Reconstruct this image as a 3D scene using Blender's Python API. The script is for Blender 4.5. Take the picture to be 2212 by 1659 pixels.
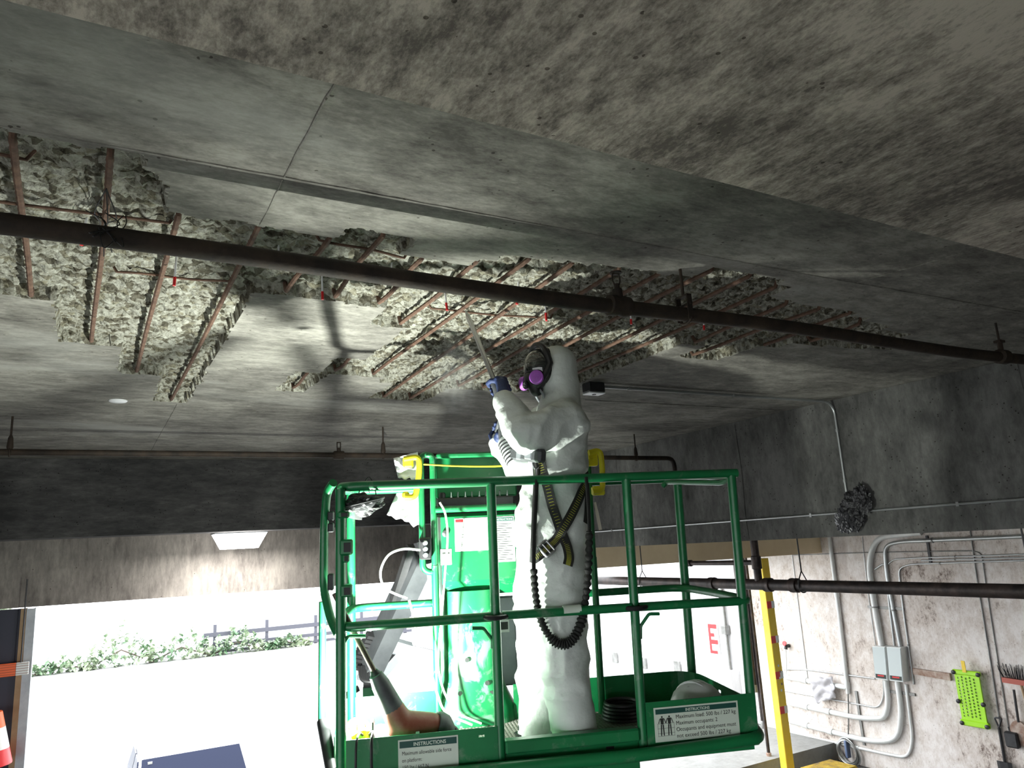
import bpy, math, random
import numpy as np
from mathutils import Vector, Matrix, noise
from mathutils.bvhtree import BVHTree

# ------------------------------------------------------------------ clear
for o in list(bpy.data.objects): bpy.data.objects.remove(o, do_unlink=True)
SC = bpy.context.scene
COL = SC.collection
random.seed(7)
rng = np.random.default_rng(7)

# ------------------------------------------------------------------ camera (2212 x 1659 frame)
W, H, FPX = 2212.0, 1659.0, 1613.0
CAM = Vector((0.0, 0.0, 4.2))
YAW, PITCH, ROLL = (math.radians(a) for a in (29.83, 12.22, -3.29))
_f0 = Vector((math.sin(YAW), math.cos(YAW), 0)); _r0 = Vector((math.cos(YAW), -math.sin(YAW), 0)); _u0 = Vector((0, 0, 1))
FWD = _f0 * math.cos(PITCH) + _u0 * math.sin(PITCH)
_up = _u0 * math.cos(PITCH) - _f0 * math.sin(PITCH)
RGT = _r0 * math.cos(ROLL) + _up * math.sin(ROLL)
UPV = _up * math.cos(ROLL) - _r0 * math.sin(ROLL)
cd = bpy.data.cameras.new('camera'); cam = bpy.data.objects.new('camera', cd); COL.objects.link(cam)
cd.sensor_width = 36.0; cd.lens = FPX / W * 36.0; cd.clip_start = 0.05; cd.clip_end = 500
cam.matrix_world = Matrix(((RGT.x, UPV.x, -FWD.x, CAM.x), (RGT.y, UPV.y, -FWD.y, CAM.y), (RGT.z, UPV.z, -FWD.z, CAM.z), (0, 0, 0, 1)))
SC.camera = cam

# ------------------------------------------------------------------ world: bright overcast daylight
wd = bpy.data.worlds.new('overcast_sky'); SC.world = wd; wd.use_nodes = True
wb = wd.node_tree.nodes['Background']
wb.inputs['Color'].default_value = (0.93, 0.965, 1.0, 1); wb.inputs['Strength'].default_value = 7.2

SC.view_settings.view_transform = 'Standard'; SC.view_settings.look = 'None'
SC.view_settings.gamma = 1.0; SC.view_settings.use_curve_mapping = False
SC.view_settings.exposure = 0.15

# lamp strengths (the lamps themselves are built with their fixtures further down)
WORK_LIGHT_W = 130.0            # upward flood; the bare bulb beside it gives as much again, all round
FIXTURE_W = 105.0

# ------------------------------------------------------------------ measuring helpers: a sight line meets a real plane of the place
def ray(px, py):
    return (FWD * FPX + RGT * (px - W / 2) - UPV * (py - H / 2)).normalized()
def at(px, py, axis, val):
    v = ray(px, py); k = (val - CAM[axis]) / v[axis]; return CAM + v * k
def onX(px, py, x): return at(px, py, 0, x)
def onY(px, py, y): return at(px, py, 1, y)
def onZ(px, py, z): return at(px, py, 2, z)
def onP(px, py, p0, n):
    v = ray(px, py); return CAM + v * ((p0 - CAM).dot(n) / v.dot(n))

# platform frame of the lift
LT = Vector((.968, 3.28, 3.396))
_a, _b, _c = (math.radians(q) for q in (-19.32, 2.92, .4))
LM = (Matrix.Rotation(_a, 3, 'Z') @ Matrix.Rotation(_b, 3, 'X') @ Matrix.Rotation(_c, 3, 'Y'))
LIFT_M = Matrix.Translation(LT) @ LM.to_4x4()
LMT = LM.transposed()
def loc(px, py, axis, val):
    o = LMT @ (CAM - LT); d = LMT @ ray(px, py); return o + d * ((val - o[axis]) / d[axis])
def lw(x, y, z): return LIFT_M @ Vector((x, y, z))

# ------------------------------------------------------------------ mesh builder
class MB:
    def __init__(s): s.v = []; s.f = []
    def add(s, vs, fs):
        b = len(s.v); s.v += [tuple(q) for q in vs]; s.f += [tuple(i + b for i in q) for q in fs]; return s
    def box(s, lo, hi, M=None):
        (x0, y0, z0), (x1, y1, z1) = lo, hi
        vs = [Vector(q) for q in ((x0,y0,z0),(x1,y0,z0),(x1,y1,z0),(x0,y1,z0),(x0,y0,z1),(x1,y0,z1),(x1,y1,z1),(x0,y1,z1))]
        if M is not None: vs = [M @ q for q in vs]
        return s.add(vs, [(0,3,2,1),(4,5,6,7),(0,1,5,4),(1,2,6,5),(2,3,7,6),(3,0,4,7)])
    def bbox(s, lo, hi, b=.006, M=None):
        # box with chamfered edges
        lo = Vector(lo); hi = Vector(hi); c = (lo + hi) / 2; h = (hi - lo) / 2
        b = min(b, min(h) * .6); vs = []; idx = {}
        for ax in range(3):
            for sx in (-1, 1):
                for sy in (-1, 1):
                    for sz in (-1, 1):
                        sg = (sx, sy, sz)
                        q = Vector([c[i] + sg[i] * (h[i] if i == ax else h[i] - b) for i in range(3)])
                        idx[(ax,) + sg] = len(vs); vs.append(q)
        fs = []
        for ax in range(3):
            o1, o2 = [(1, 2), (2, 0), (0, 1)][ax]
            for sg in (-1, 1):
                ring = []
                for a, bb in ((-1, -1), (1, -1), (1, 1), (-1, 1)):
                    t = [0, 0, 0]; t[ax] = sg; t[o1] = a; t[o2] = bb; ring.append(idx[(ax,) + tuple(t)])
                fs.append(ring if sg > 0 else ring[::-1])
        for ax in range(3):      # edges along ax
            o1, o2 = [(1, 2), (2, 0), (0, 1)][ax]
            for a in (-1, 1):
                for bb in (-1, 1):
                    t0 = [0, 0, 0]; t0[ax] = -1; t0[o1] = a; t0[o2] = bb
                    t1 = list(t0); t1[ax] = 1
                    ring = [idx[(o1,) + tuple(t0)], idx[(o1,) + tuple(t1)], idx[(o2,) + tuple(t1)], idx[(o2,) + tuple(t0)]]
                    fs.append(ring if a * bb < 0 else ring[::-1])
        for sx in (-1, 1):
            for sy in (-1, 1):
                for sz in (-1, 1):
                    ring = [idx[(k, sx, sy, sz)] for k in range(3)]
                    fs.append(ring if sx * sy * sz > 0 else ring[::-1])
        if M is not None: vs = [M @ q for q in vs]
        return s.add(vs, fs)
    def tube(s, pts, r, n=12, closed=False, caps=True, flat=1.0):
        pts = [Vector(p) for p in pts]; m = len(pts)
        rs = r if isinstance(r, (list, tuple)) else [r] * m
        T = []
        for i in range(m):
            if closed: t = pts[(i + 1) % m] - pts[i - 1]
            else: t = pts[min(i + 1, m - 1)] - pts[max(i - 1, 0)]
            T.append(t.normalized() if t.length > 1e-9 else Vector((0, 0, 1)))
        up = Vector((0, 0, 1)) if abs(T[0].z) < .9 else Vector((1, 0, 0))
        N = (up - T[0] * up.dot(T[0])).normalized(); vs = []
        for i in range(m):
            N = (N - T[i] * N.dot(T[i]))
            N = N.normalized() if N.length > 1e-6 else T[i].orthogonal().normalized()
            B = T[i].cross(N)
            for k in range(n):
                a = 2 * math.pi * k / n
                vs.append(pts[i] + N * (math.cos(a) * rs[i]) + B * (math.sin(a) * rs[i] * flat))
        fs = []
        for i in range(m if closed else m - 1):
            j = (i + 1) % m
            for k in range(n):
                k2 = (k + 1) % n
                fs.append((i*n + k, i*n + k2, j*n + k2, j*n + k))
        if caps and not closed:
            fs.append(tuple(range(n))[::-1]); fs.append(tuple((m-1)*n + k for k in range(n)))
        return s.add(vs, fs)
    def cyl(s, a, b, r, r2=None, n=20): return s.tube([a, b], [r, r if r2 is None else r2], n)
    def capsule(s, a, b, ra, rb, n=16, k=5):
        a = Vector(a); b = Vector(b); d = (b - a); L = d.length
        d = d / L if L > 1e-6 else Vector((0, 0, 1))
        pts = []; rs = []
        for i in range(k):
            t = math.pi / 2 * (1 - (i + .15) / k); pts.append(a - d * ra * math.sin(t)); rs.append(ra * math.cos(t))
        pts.append(a); rs.append(ra); pts.append(b); rs.append(rb)
        for i in range(k - 1, -1, -1):
            t = math.pi / 2 * (1 - (i + .15) / k); pts.append(b + d * rb * math.sin(t)); rs.append(rb * math.cos(t))
        return s.tube(pts, rs, n)
    def ellipsoid(s, c, r, M=None, n=20, k=12):
        c = Vector(c); vs = []; fs = []
        for i in range(1, k):
            t = math.pi * i / k
            for j in range(n):
                a = 2 * math.pi * j / n
                q = Vector((r[0]*math.sin(t)*math.cos(a), r[1]*math.sin(t)*math.sin(a), r[2]*math.cos(t)))
                vs.append(c + (M @ q if M is not None else q))
        q = Vector((0, 0, r[2])); vs.append(c + (M @ q if M is not None else q)); vs.append(c - (M @ q if M is not None else q))
        for i in range(k - 2):
            for j in range(n): fs.append((i*n+j, (i+1)*n+j, (i+1)*n+(j+1)%n, i*n+(j+1)%n))
        for j in range(n):
            fs.append((len(vs)-2, j, (j+1)%n)); fs.append((len(vs)-1, (k-2)*n+(j+1)%n, (k-2)*n+j))
        return s.add(vs, fs)
    def lathe(s, prof, origin=(0,0,0), axis=(0,0,1), n=24, caps=True):
        ax = Vector(axis).normalized(); o = Vector(origin); e1 = ax.orthogonal().normalized(); e2 = ax.cross(e1); vs = []; fs = []
        for (r, h) in prof:
            for k in range(n):
                a = 2*math.pi*k/n; vs.append(o + ax*h + (e1*math.cos(a) + e2*math.sin(a))*r)
        for i in range(len(prof)-1):
            for k in range(n): fs.append((i*n+k, i*n+(k+1)%n, (i+1)*n+(k+1)%n, (i+1)*n+k))
        if caps: fs.append(tuple(range(n))[::-1]); fs.append(tuple((len(prof)-1)*n+k for k in range(n)))
        return s.add(vs, fs)
    def prism(s, poly, d, M=None):
        # polygon in local xy extruded along local z by d
        n = len(poly); vs = [Vector((p[0], p[1], 0)) for p in poly] + [Vector((p[0], p[1], d)) for p in poly]
        if M is not None: vs = [M @ q for q in vs]
        return s.add(vs, [tuple(range(n))[::-1], tuple(range(n, 2*n))] + [(i, (i+1)%n, n+(i+1)%n, n+i) for i in range(n)])
    def loft(s, rings, caps=True):
        n = len(rings[0]); vs = [q for r in rings for q in r]; fs = []
        for i in range(len(rings)-1):
            for k in range(n): fs.append((i*n+k, i*n+(k+1)%n, (i+1)*n+(k+1)%n, (i+1)*n+k))
        if caps: fs.append(tuple(range(n))[::-1]); fs.append(tuple((len(rings)-1)*n+k for k in range(n)))
        return s.add(vs, fs)
    def ribbon(s, pts, nrm, w, th=.002):
        # flat strap: pts with outward normals
        vs = []; m = len(pts)
        for i in range(m):
            t = (pts[min(i+1, m-1)] - pts[max(i-1, 0)]).normalized(); b = nrm[i].cross(t).normalized()
            ww = w[i] if isinstance(w, (list, tuple)) else w
            for sx, k in ((-1, 0), (1, 0), (1, 1), (-1, 1)): vs.append(pts[i] + b * (sx * ww / 2) + nrm[i] * (k * th))
        fs = []
        for i in range(m - 1):
            for k in range(4): fs.append((i*4+k, (i+1)*4+k, (i+1)*4+(k+1)%4, i*4+(k+1)%4))
        fs.append((0, 1, 2, 3)); fs.append(tuple((m-1)*4+k for k in (3, 2, 1, 0)))
        return s.add(vs, fs)
    def mesh(s, name):
        me = bpy.data.meshes.new(name); me.from_pydata(s.v, [], s.f); me.validate(); me.update(); return me
    def build(s, name, mat, parent=None, smooth=False, fix=True):
        me = s.mesh(name)
        if fix:
            import bmesh
            bm = bmesh.new(); bm.from_mesh(me); bmesh.ops.recalc_face_normals(bm, faces=bm.faces); bm.to_mesh(me); bm.free()
        return link(name, me, mat, parent, smooth)

def link(name, me, mat, parent=None, smooth=False):
    o = bpy.data.objects.new(name, me); COL.objects.link(o)
    if mat is not None:
        me.materials.clear(); me.materials.append(mat)
    if parent is not None: o.parent = parent
    if smooth:
        me.polygons.foreach_set('use_smooth', [True] * len(me.polygons))
        try: me.set_sharp_from_angle(angle=math.radians(42))
        except Exception: pass
    return o

def fillet(pts, rad, n=5, closed=False):
    pts = [Vector(p) for p in pts]; out = []; m = len(pts)
    for i, p in enumerate(pts):
        if not closed and i in (0, m - 1): out.append(p); continue
        a = pts[i-1]; c = pts[(i+1) % m]; u = (a - p); v = (c - p)
        r = rad[i] if isinstance(rad, (list, tuple)) else rad
        d = min(r, u.length * .49, v.length * .49); A = p + u.normalized() * d; B = p + v.normalized() * d
        for k in range(n + 1):
            t = k / n; out.append(A * (1-t)**2 + p * (2*t*(1-t)) + B * t**2)
    return out
def smoothpath(pts, n=6):
    pts = [Vector(p) for p in pts]; out = []
    P = [pts[0]*2 - pts[1]] + pts + [pts[-1]*2 - pts[-2]]
    for i in range(1, len(P) - 2):
        for k in range(n):
            t = k / n; a, b, c, d = P[i-1], P[i], P[i+1], P[i+2]
            out.append(.5 * ((2*b) + (c - a)*t + (2*a - 5*b + 4*c - d)*t*t + (3*b - a - 3*c + d)*t**3))
    out.append(pts[-1]); return out

def tag(o, label=None, cat=None, group=None, kind=None):
    if label: o['label'] = label
    if cat: o['category'] = cat
    if group: o['group'] = group
    if kind: o['kind'] = kind
    return o
def empty(name, loc_=(0, 0, 0), label=None, cat=None, group=None, M=None):
    o = bpy.data.objects.new(name, None); COL.objects.link(o)
    if M is not None: o.matrix_world = M
    else: o.location = loc_
    o.empty_display_size = .1
    return tag(o, label, cat, group)
def shift(m, base):
    # world-space builder -> coordinates relative to a thing's base
    b = Vector(base); m.v = [tuple(Vector(q) - b) for q in m.v]; return m

# ------------------------------------------------------------------ materials
def nodes_of(m): return m.node_tree.nodes, m.node_tree.links
def pm(name, col, rough=.55, metal=0.0, var=None, bump=None, coat=0.0, spec=None, col2=None, edge=None, alpha=None, trans=0.0):
    """principled + object-space noise colour variation (col2, scale) and noise bump (scale, distance)"""
    m = bpy.data.materials.new(name); m.use_nodes = True; N, L = nodes_of(m); b = N['Principled BSDF']
    b.inputs['Base Color'].default_value = (*col, 1); b.inputs['Roughness'].default_value = rough; b.inputs['Metallic'].default_value = metal
    if coat: b.inputs['Coat Weight'].default_value = coat
    if spec is not None: b.inputs['Specular IOR Level'].default_value = spec
    if trans: b.inputs['Transmission Weight'].default_value = trans
    if alpha is not None: b.inputs['Alpha'].default_value = alpha
    tc = N.new('ShaderNodeTexCoord')
    if col2 is not None:
        n = N.new('ShaderNodeTexNoise'); n.inputs['Scale'].default_value = var[0]; n.inputs['Detail'].default_value = 8; n.inputs['Roughness'].default_value = .65
        L.new(tc.outputs['Object'], n.inputs['Vector'])
        r = N.new('ShaderNodeValToRGB'); r.color_ramp.elements[0].position = var[1]; r.color_ramp.elements[1].position = var[2]
        r.color_ramp.elements[0].color = (*col, 1); r.color_ramp.elements[1].color = (*col2, 1)
        L.new(n.outputs['Fac'], r.inputs['Fac']); L.new(r.outputs['Color'], b.inputs['Base Color'])
    if bump is not None:
        n = N.new('ShaderNodeTexNoise'); n.inputs['Scale'].default_value = bump[0]; n.inputs['Detail'].default_value = 6
        L.new(tc.outputs['Object'], n.inputs['Vector'])
        bp = N.new('ShaderNodeBump'); bp.inputs['Distance'].default_value = bump[1]; bp.inputs['Strength'].default_value = 1.0
        L.new(n.outputs['Fac'], bp.inputs['Height']); L.new(bp.outputs['Normal'], b.inputs['Normal'])
    return m
def emis(name, col, s):
    m = bpy.data.materials.new(name); m.use_nodes = True; N, L = nodes_of(m); b = N['Principled BSDF']
    b.inputs['Base Color'].default_value = (*col, 1); b.inputs['Emission Color'].default_value = (*col, 1); b.inputs['Emission Strength'].default_value = s
    return m

def concrete(name, dark, mid, light, big=1.0, fine=9.0, stretch=(1, 1, 1), bump=.004, pits=.35, spot=None, contrast=(.405, .50, .595), rough=.9, stain=None):
    """cast concrete: three-tone blotches, grain stretched along the form boards, pits and their relief"""
    m = bpy.data.materials.new(name); m.use_nodes = True; N, L = nodes_of(m); b = N['Principled BSDF']
    b.inputs['Roughness'].default_value = rough; b.inputs['Specular IOR Level'].default_value = .25
    tc = N.new('ShaderNodeTexCoord'); mp = N.new('ShaderNodeMapping'); mp.inputs['Scale'].default_value = stretch
    L.new(tc.outputs['Object'], mp.inputs['Vector'])
    def tex(scale, det=9, ro=.62, vec=mp.outputs['Vector'], dist=0):
        n = N.new('ShaderNodeTexNoise'); n.inputs['Scale'].default_value = scale; n.inputs['Detail'].default_value = det
        n.inputs['Roughness'].default_value = ro; n.inputs['Distortion'].default_value = dist; L.new(vec, n.inputs['Vector']); return n
    def mathn(op, a, c):
        q = N.new('ShaderNodeMath'); q.operation = op
        for i, w in enumerate((a, c)):
            if isinstance(w, (int, float)): q.inputs[i].default_value = w
            else: L.new(w, q.inputs[i])
        return q.outputs[0]
    n1 = tex(big, 10, .6, tc.outputs['Object'], .4); n2 = tex(fine, 8, .7)
    n5 = tex(fine * 4.5, 6, .75, mp.outputs['Vector'], .3)
    f = mathn('ADD', mathn('ADD', mathn('MULTIPLY', n1.outputs['Fac'], .40), mathn('MULTIPLY', n2.outputs['Fac'], .34)), mathn('MULTIPLY', n5.outputs['Fac'], .26))
    r = N.new('ShaderNodeValToRGB'); e = r.color_ramp.elements
    e[0].position = contrast[0]; e[0].color = (*dark, 1); e[1].position = contrast[2]; e[1].color = (*light, 1)
    k = e.new(contrast[1]); k.color = (*mid, 1)
    L.new(f, r.inputs['Fac']); colr = r.outputs['Color']
    v = N.new('ShaderNodeTexVoronoi'); v.inputs['Scale'].default_value = 26.0; L.new(tc.outputs['Object'], v.inputs['Vector'])
    n3 = tex(5.0, 4, .6, tc.outputs['Object'])
    pit = mathn('MULTIPLY', mathn('LESS_THAN', v.outputs['Distance'], .16), mathn('GREATER_THAN', n3.outputs['Fac'], 1 - pits))
    mx = N.new('ShaderNodeMixRGB'); mx.blend_type = 'MULTIPLY'; mx.inputs['Color2'].default_value = (.35, .33, .31, 1)
    L.new(pit, mx.inputs['Fac']); L.new(colr, mx.inputs['Color1']); colr = mx.outputs['Color']
    if stain:                         # dried water marks with a shape of their own: (scale, threshold, colour, stretch)
        mp2 = N.new('ShaderNodeMapping'); mp2.inputs['Scale'].default_value = stain[3]; L.new(tc.outputs['Object'], mp2.inputs['Vector'])
        n4 = tex(stain[0], 6, .6, mp2.outputs['Vector'], .6)
        r4 = N.new('ShaderNodeValToRGB'); r4.color_ramp.elements[0].position = stain[1]; r4.color_ramp.elements[1].position = stain[1] + .14
        L.new(n4.outputs['Fac'], r4.inputs['Fac'])
        m4 = N.new('ShaderNodeMixRGB'); m4.inputs['Color2'].default_value = (*stain[2], 1)
        L.new(mathn('MULTIPLY', r4.outputs['Color'], stain[4] if len(stain) > 4 else .8), m4.inputs['Fac']); L.new(colr, m4.inputs['Color1']); colr = m4.outputs['Color']
    L.new(colr, b.inputs['Base Color'])
    hgt = mathn('SUBTRACT', mathn('MULTIPLY', n2.outputs['Fac'], .6), mathn('MULTIPLY', pit, .8))
    bp = N.new('ShaderNodeBump'); bp.inputs['Distance'].default_value = bump; L.new(hgt, bp.inputs['Height']); L.new(bp.outputs['Normal'], b.inputs['Normal'])
    return m

M_SLAB = concrete('cast_slab_concrete', (.085, .080, .070), (.185, .178, .155), (.32, .31, .27), 1.6, 8.0, (.75, 1.7, 1), .003, .42, contrast=(.40, .50, .60),
                  stain=(.55, .56, (.36, .36, .33), (.7, 1.6, 1), .55))
M_PANEL = concrete('drop_panel_concrete', (.125, .108, .092), (.295, .260, .220), (.50, .445, .375), 1.6, 11.0, (1.6, .75, 1), .004, .40, contrast=(.435, .50, .565))
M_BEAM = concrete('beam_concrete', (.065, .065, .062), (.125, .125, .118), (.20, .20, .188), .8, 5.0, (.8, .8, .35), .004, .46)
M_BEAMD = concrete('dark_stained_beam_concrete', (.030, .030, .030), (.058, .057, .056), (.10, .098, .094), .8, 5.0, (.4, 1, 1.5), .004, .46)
M_HEAD = concrete('header_concrete', (.11, .10, .09), (.20, .185, .165), (.30, .28, .245), .9, 4.0, (1.4, 1, .35), .003, .40)
M_FLOOR = concrete('oily_garage_floor', (.035, .035, .033), (.065, .063, .060), (.10, .097, .09), .8, 6.0, (1, 1, 1), .002, .40)
M_LOT = concrete('lot_concrete', (.22, .22, .21), (.28, .28, .27), (.34, .34, .33), .3, 2.0, (1, 1, 1), .002, .30)  # plain mottled grey of the outdoor ground
M_PAINTW = concrete('flaking_white_wall_paint', (.14, .10, .085), (.55, .485, .435), (.74, .70, .67), 1.3, 9.0, (1, 1, .55), .003, .44, contrast=(.38, .45, .57),
                    stain=(.9, .60, (.33, .27, .24), (1, 1, .5), .75))
M_EXTW = concrete('pale_exterior_wall', (.45, .42, .42), (.72, .72, .73), (.82, .82, .84), .5, 3.0, (1, 1, .25), .003, .30, contrast=(.30, .42, .60))
M_CREAM = pm('cream_lintel_paint', (.72, .58, .38), .8, var=(3, .3, .75), col2=(.80, .67, .46), bump=(30, .002))

def chipped_material():
    m = bpy.data.materials.new('chipped_raw_concrete'); m.use_nodes = True; N, L = nodes_of(m); b = N['Principled BSDF']
    b.inputs['Roughness'].default_value = .95; b.inputs['Specular IOR Level'].default_value = .2
    tc = N.new('ShaderNodeTexCoord')
    n = N.new('ShaderNodeTexNoise'); n.inputs['Scale'].default_value = 5; n.inputs['Detail'].default_value = 10; n.inputs['Roughness'].default_value = .7
    v = N.new('ShaderNodeTexVoronoi'); v.inputs['Scale'].default_value = 30; v.inputs['Randomness'].default_value = 1
    n2 = N.new('ShaderNodeTexNoise'); n2.inputs['Scale'].default_value = 26; n2.inputs['Detail'].default_value = 6; n2.inputs['Roughness'].default_value = .75
    for q in (n, v, n2): L.new(tc.outputs['Object'], q.inputs['Vector'])
    r = N.new('ShaderNodeValToRGB'); e = r.color_ramp.elements; e[0].position = .36; e[0].color = (.085, .075, .05, 1); e[1].position = .64; e[1].color = (.62, .62, .54, 1)
    k = e.new(.46); k.color = (.36, .35, .285, 1); L.new(n2.outputs['Fac'], r.inputs['Fac'])
    # broken aggregate stones: some cells darker or browner
    r2 = N.new('ShaderNodeValToRGB'); r2.color_ramp.interpolation = 'CONSTANT'; e = r2.color_ramp.elements
    e[0].position = 0; e[0].color = (.22, .19, .14, 1); e[1].position = .20; e[1].color = (1, 1, 1, 1); k = e.new(.86); k.color = (.62, .58, .48, 1)
    sep = N.new('ShaderNodeSeparateColor'); L.new(v.outputs['Color'], sep.inputs['Color']); L.new(sep.outputs[0], r2.inputs['Fac'])
    mx = N.new('ShaderNodeMixRGB'); mx.blend_type = 'MULTIPLY'; mx.inputs['Fac'].default_value = .8
    L.new(r.outputs['Color'], mx.inputs['Color1']); L.new(r2.outputs['Color'], mx.inputs['Color2']); L.new(mx.outputs['Color'], b.inputs['Base Color'])
    ad = N.new('ShaderNodeMath'); ad.operation = 'ADD'; L.new(n2.outputs['Fac'], ad.inputs[0])
    mu = N.new('ShaderNodeMath'); mu.operation = 'MULTIPLY'; mu.inputs[1].default_value = -.6; L.new(v.outputs['Distance'], mu.inputs[0]); L.new(mu.outputs[0], ad.inputs[1])
    bp = N.new('ShaderNodeBump'); bp.inputs['Distance'].default_value = .035; L.new(ad.outputs[0], bp.inputs['Height']); L.new(bp.outputs['Normal'], b.inputs['Normal'])
    return m
M_CHIP = chipped_material()
M_REBAR = pm('rusted_rebar', (.07, .035, .022), .85, .1, (22, .35, .68), (90, .0015), col2=(.165, .095, .062))
M_PIPE = pm('black_rusty_pipe', (.018, .014, .011), .75, .3, (9, .35, .75), (60, .002), col2=(.060, .040, .026))
M_DRAIN = pm('dark_drain_pipe', (.022, .018, .017), .5, .35, (7, .40, .72), (60, .001), col2=(.085, .060, .052))
M_RED = pm('red_plastic', (.62, .018, .022), .4)
M_WHITEP = pm('white_plastic', (.78, .79, .80), .4)
M_EMT = pm('galvanised_conduit', (.40, .42, .42), .35, .75, (6, .3, .7), None, col2=(.52, .54, .54))
M_EMTW = pm('white_painted_conduit', (.60, .62, .60), .45, .1, (4, .3, .72), None, col2=(.74, .75, .74))
M_EMTD = pm('grimy_conduit', (.16, .16, .15), .5, .6, (6, .3, .7), None, col2=(.30, .30, .29))
M_BLACK = pm('black_rubber', (.012, .012, .013), .5)
M_BLKM = pm('black_steel', (.025, .025, .027), .45, .5, (8, .3, .7), None, col2=(.05, .05, .052))
M_STEEL = pm('bright_steel', (.55, .56, .57), .28, 1.0)
M_GREYST = pm('grey_painted_steel', (.22, .24, .26), .45, .3, (5, .3, .7), None, col2=(.34, .36, .38))
M_DKST = pm('dark_grey_jib_steel', (.035, .038, .042), .5, .3, (5, .3, .7), None, col2=(.075, .080, .085))
def green_paint(name, wear=.0, dust=.3):
    m = bpy.data.materials.new(name); m.use_nodes = True; N, L = nodes_of(m); b = N['Principled BSDF']
    b.inputs['Roughness'].default_value = .38; b.inputs['Coat Weight'].default_value = .25; b.inputs['Coat Roughness'].default_value = .3
    tc = N.new('ShaderNodeTexCoord')
    def tex(s, d=7, ro=.65, di=0):
        n = N.new('ShaderNodeTexNoise'); n.inputs['Scale'].default_value = s; n.inputs['Detail'].default_value = d; n.inputs['Roughness'].default_value = ro
        n.inputs['Distortion'].default_value = di; L.new(tc.outputs['Object'], n.inputs['Vector']); return n
    a = tex(3.0); r = N.new('ShaderNodeValToRGB'); e = r.color_ramp.elements
    e[0].position = .3; e[0].color = (.004, .125, .038, 1); e[1].position = .7; e[1].color = (.008, .200, .062, 1); L.new(a.outputs['Fac'], r.inputs['Fac']); c = r.outputs['Color']
    d = tex(11, 9, .72, .5); r2 = N.new('ShaderNodeValToRGB'); r2.color_ramp.elements[0].position = .62 - dust * .2; r2.color_ramp.elements[1].position = .95
    L.new(d.outputs['Fac'], r2.inputs['Fac']); mx = N.new('ShaderNodeMixRGB'); mx.inputs['Color2'].default_value = (.30, .33, .29, 1)
    L.new(r2.outputs['Color'], mx.inputs['Fac']); L.new(c, mx.inputs['Color1']); c = mx.outputs['Color']
    if wear:
        w = tex(5.0, 6, .62, 1.6); r3 = N.new('ShaderNodeValToRGB'); r3.color_ramp.elements[0].position = .64 - wear * .25; r3.color_ramp.elements[1].position = .70 - wear * .22
        L.new(w.outputs['Fac'], r3.inputs['Fac']); m3 = N.new('ShaderNodeMixRGB'); m3.inputs['Color2'].default_value = (.12, .30, .17, 1)
        L.new(r3.outputs['Color'], m3.inputs['Fac']); L.new(c, m3.inputs['Color1']); c = m3.outputs['Color']
    L.new(c, b.inputs['Base Color']); return m
M_GREEN = green_paint('lift_green_paint', 0, .25)
M_GREENW = green_paint('scuffed_lift_green_paint', .40, .1)
M_YEL = pm('safety_yellow_plastic', (.78, .70, .02), .4)
M_YELP = pm('yellow_post_paint', (.80, .55, .02), .55, 0, (5, .35, .8), (30, .002), col2=(.84, .62, .07))
M_LABEL = pm('pale_decal', (.62, .70, .60), .5)
M_DGREEN = pm('decal_dark_green', (.01, .07, .055), .5)
M_INK = pm('decal_ink', (.02, .025, .02), .6)
M_DECAL = pm('white_decal', (.70, .72, .70), .5)
M_SUIT = pm('white_coverall', (.60, .645, .605), .42, 0, None, (38, .004), spec=.45)
M_GLOVE = pm('navy_glove', (.012, .022, .075), .62, 0, (30, .35, .7), (160, .002), col2=(.022, .042, .13))
M_PALM = pm('cream_glove_cuff', (.62, .58, .47), .7)
M_LENS = pm('dark_visor', (.020, .022, .020), .12, 0, coat=1.0)
M_PURPLE = pm('purple_filter', (.30, .07, .42), .5, 0, (40, .3, .7), (60, .001), col2=(.36, .10, .50))
M_WEB = pm('black_webbing', (.014, .015, .013), .75, 0, None, (300, .001))
M_STITCH = pm('olive_yellow_stitching', (.30, .31, .03), .7)
M_TOOLG = pm('grey_tool_housing', (.42, .44, .44), .5)
M_TOOLD = pm('dark_tool_rubber', (.035, .038, .042), .55, 0, (14, .3, .7), None, col2=(.09, .095, .10))
M_TOOLR = pm('dusty_red_housing', (.20, .035, .018), .55, 0, (7, .35, .70), None, col2=(.28, .13, .085))
M_SHEET = pm('white_plastic_sheet', (.75, .78, .78), .35)
M_CORD = pm('white_cord', (.62, .64, .62), .45)
M_CLEAR = pm('clear_visor_plastic', (.5, .52, .52), .06, 0, alpha=.14)
M_LIME = pm('lime_plastic', (.36, .72, .015), .42)
M_RUST = pm('rusty_bracket', (.20, .085, .045), .85, 0, (8, .3, .7), (40, .002), col2=(.52, .44, .38))
M_WOOD = pm('worn_wood', (.30, .20, .11), .75, 0, (6, .3, .7), None, col2=(.40, .29, .17))
M_NAVY = pm('dark_navy_panel', (.012, .014, .030), .6)
M_ORANGE = pm('orange_reflective', (.80, .12, .02), .5)
M_CARW = pm('white_car_paint', (.80, .81, .82), .2, 0, coat=1.0)
M_GLASS = pm('tinted_car_glass', (.010, .016, .045), .25, 0, spec=.12)
M_TYRE = pm('tyre_rubber', (.02, .02, .021), .8)
M_LEAF = pm('ivy_leaf_green', (.07, .15, .07), .6, 0, (1.5, .40, .60), None, col2=(.40, .46, .32))
M_BARK = pm('bark', (.12, .09, .07), .9)
M_RAIL = pm('weathered_guardrail', (.075, .075, .095), .6, .1)
M_TARP = pm('black_tape_wrap', (.018, .018, .020), .32, 0, None, (22, .02))
M_LAMP = emis('fixture_diffuser', (1.0, .97, .95), 20.0)
M_BULB = emis('work_light_lens', (1.0, .98, .88), 30.0)

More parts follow.
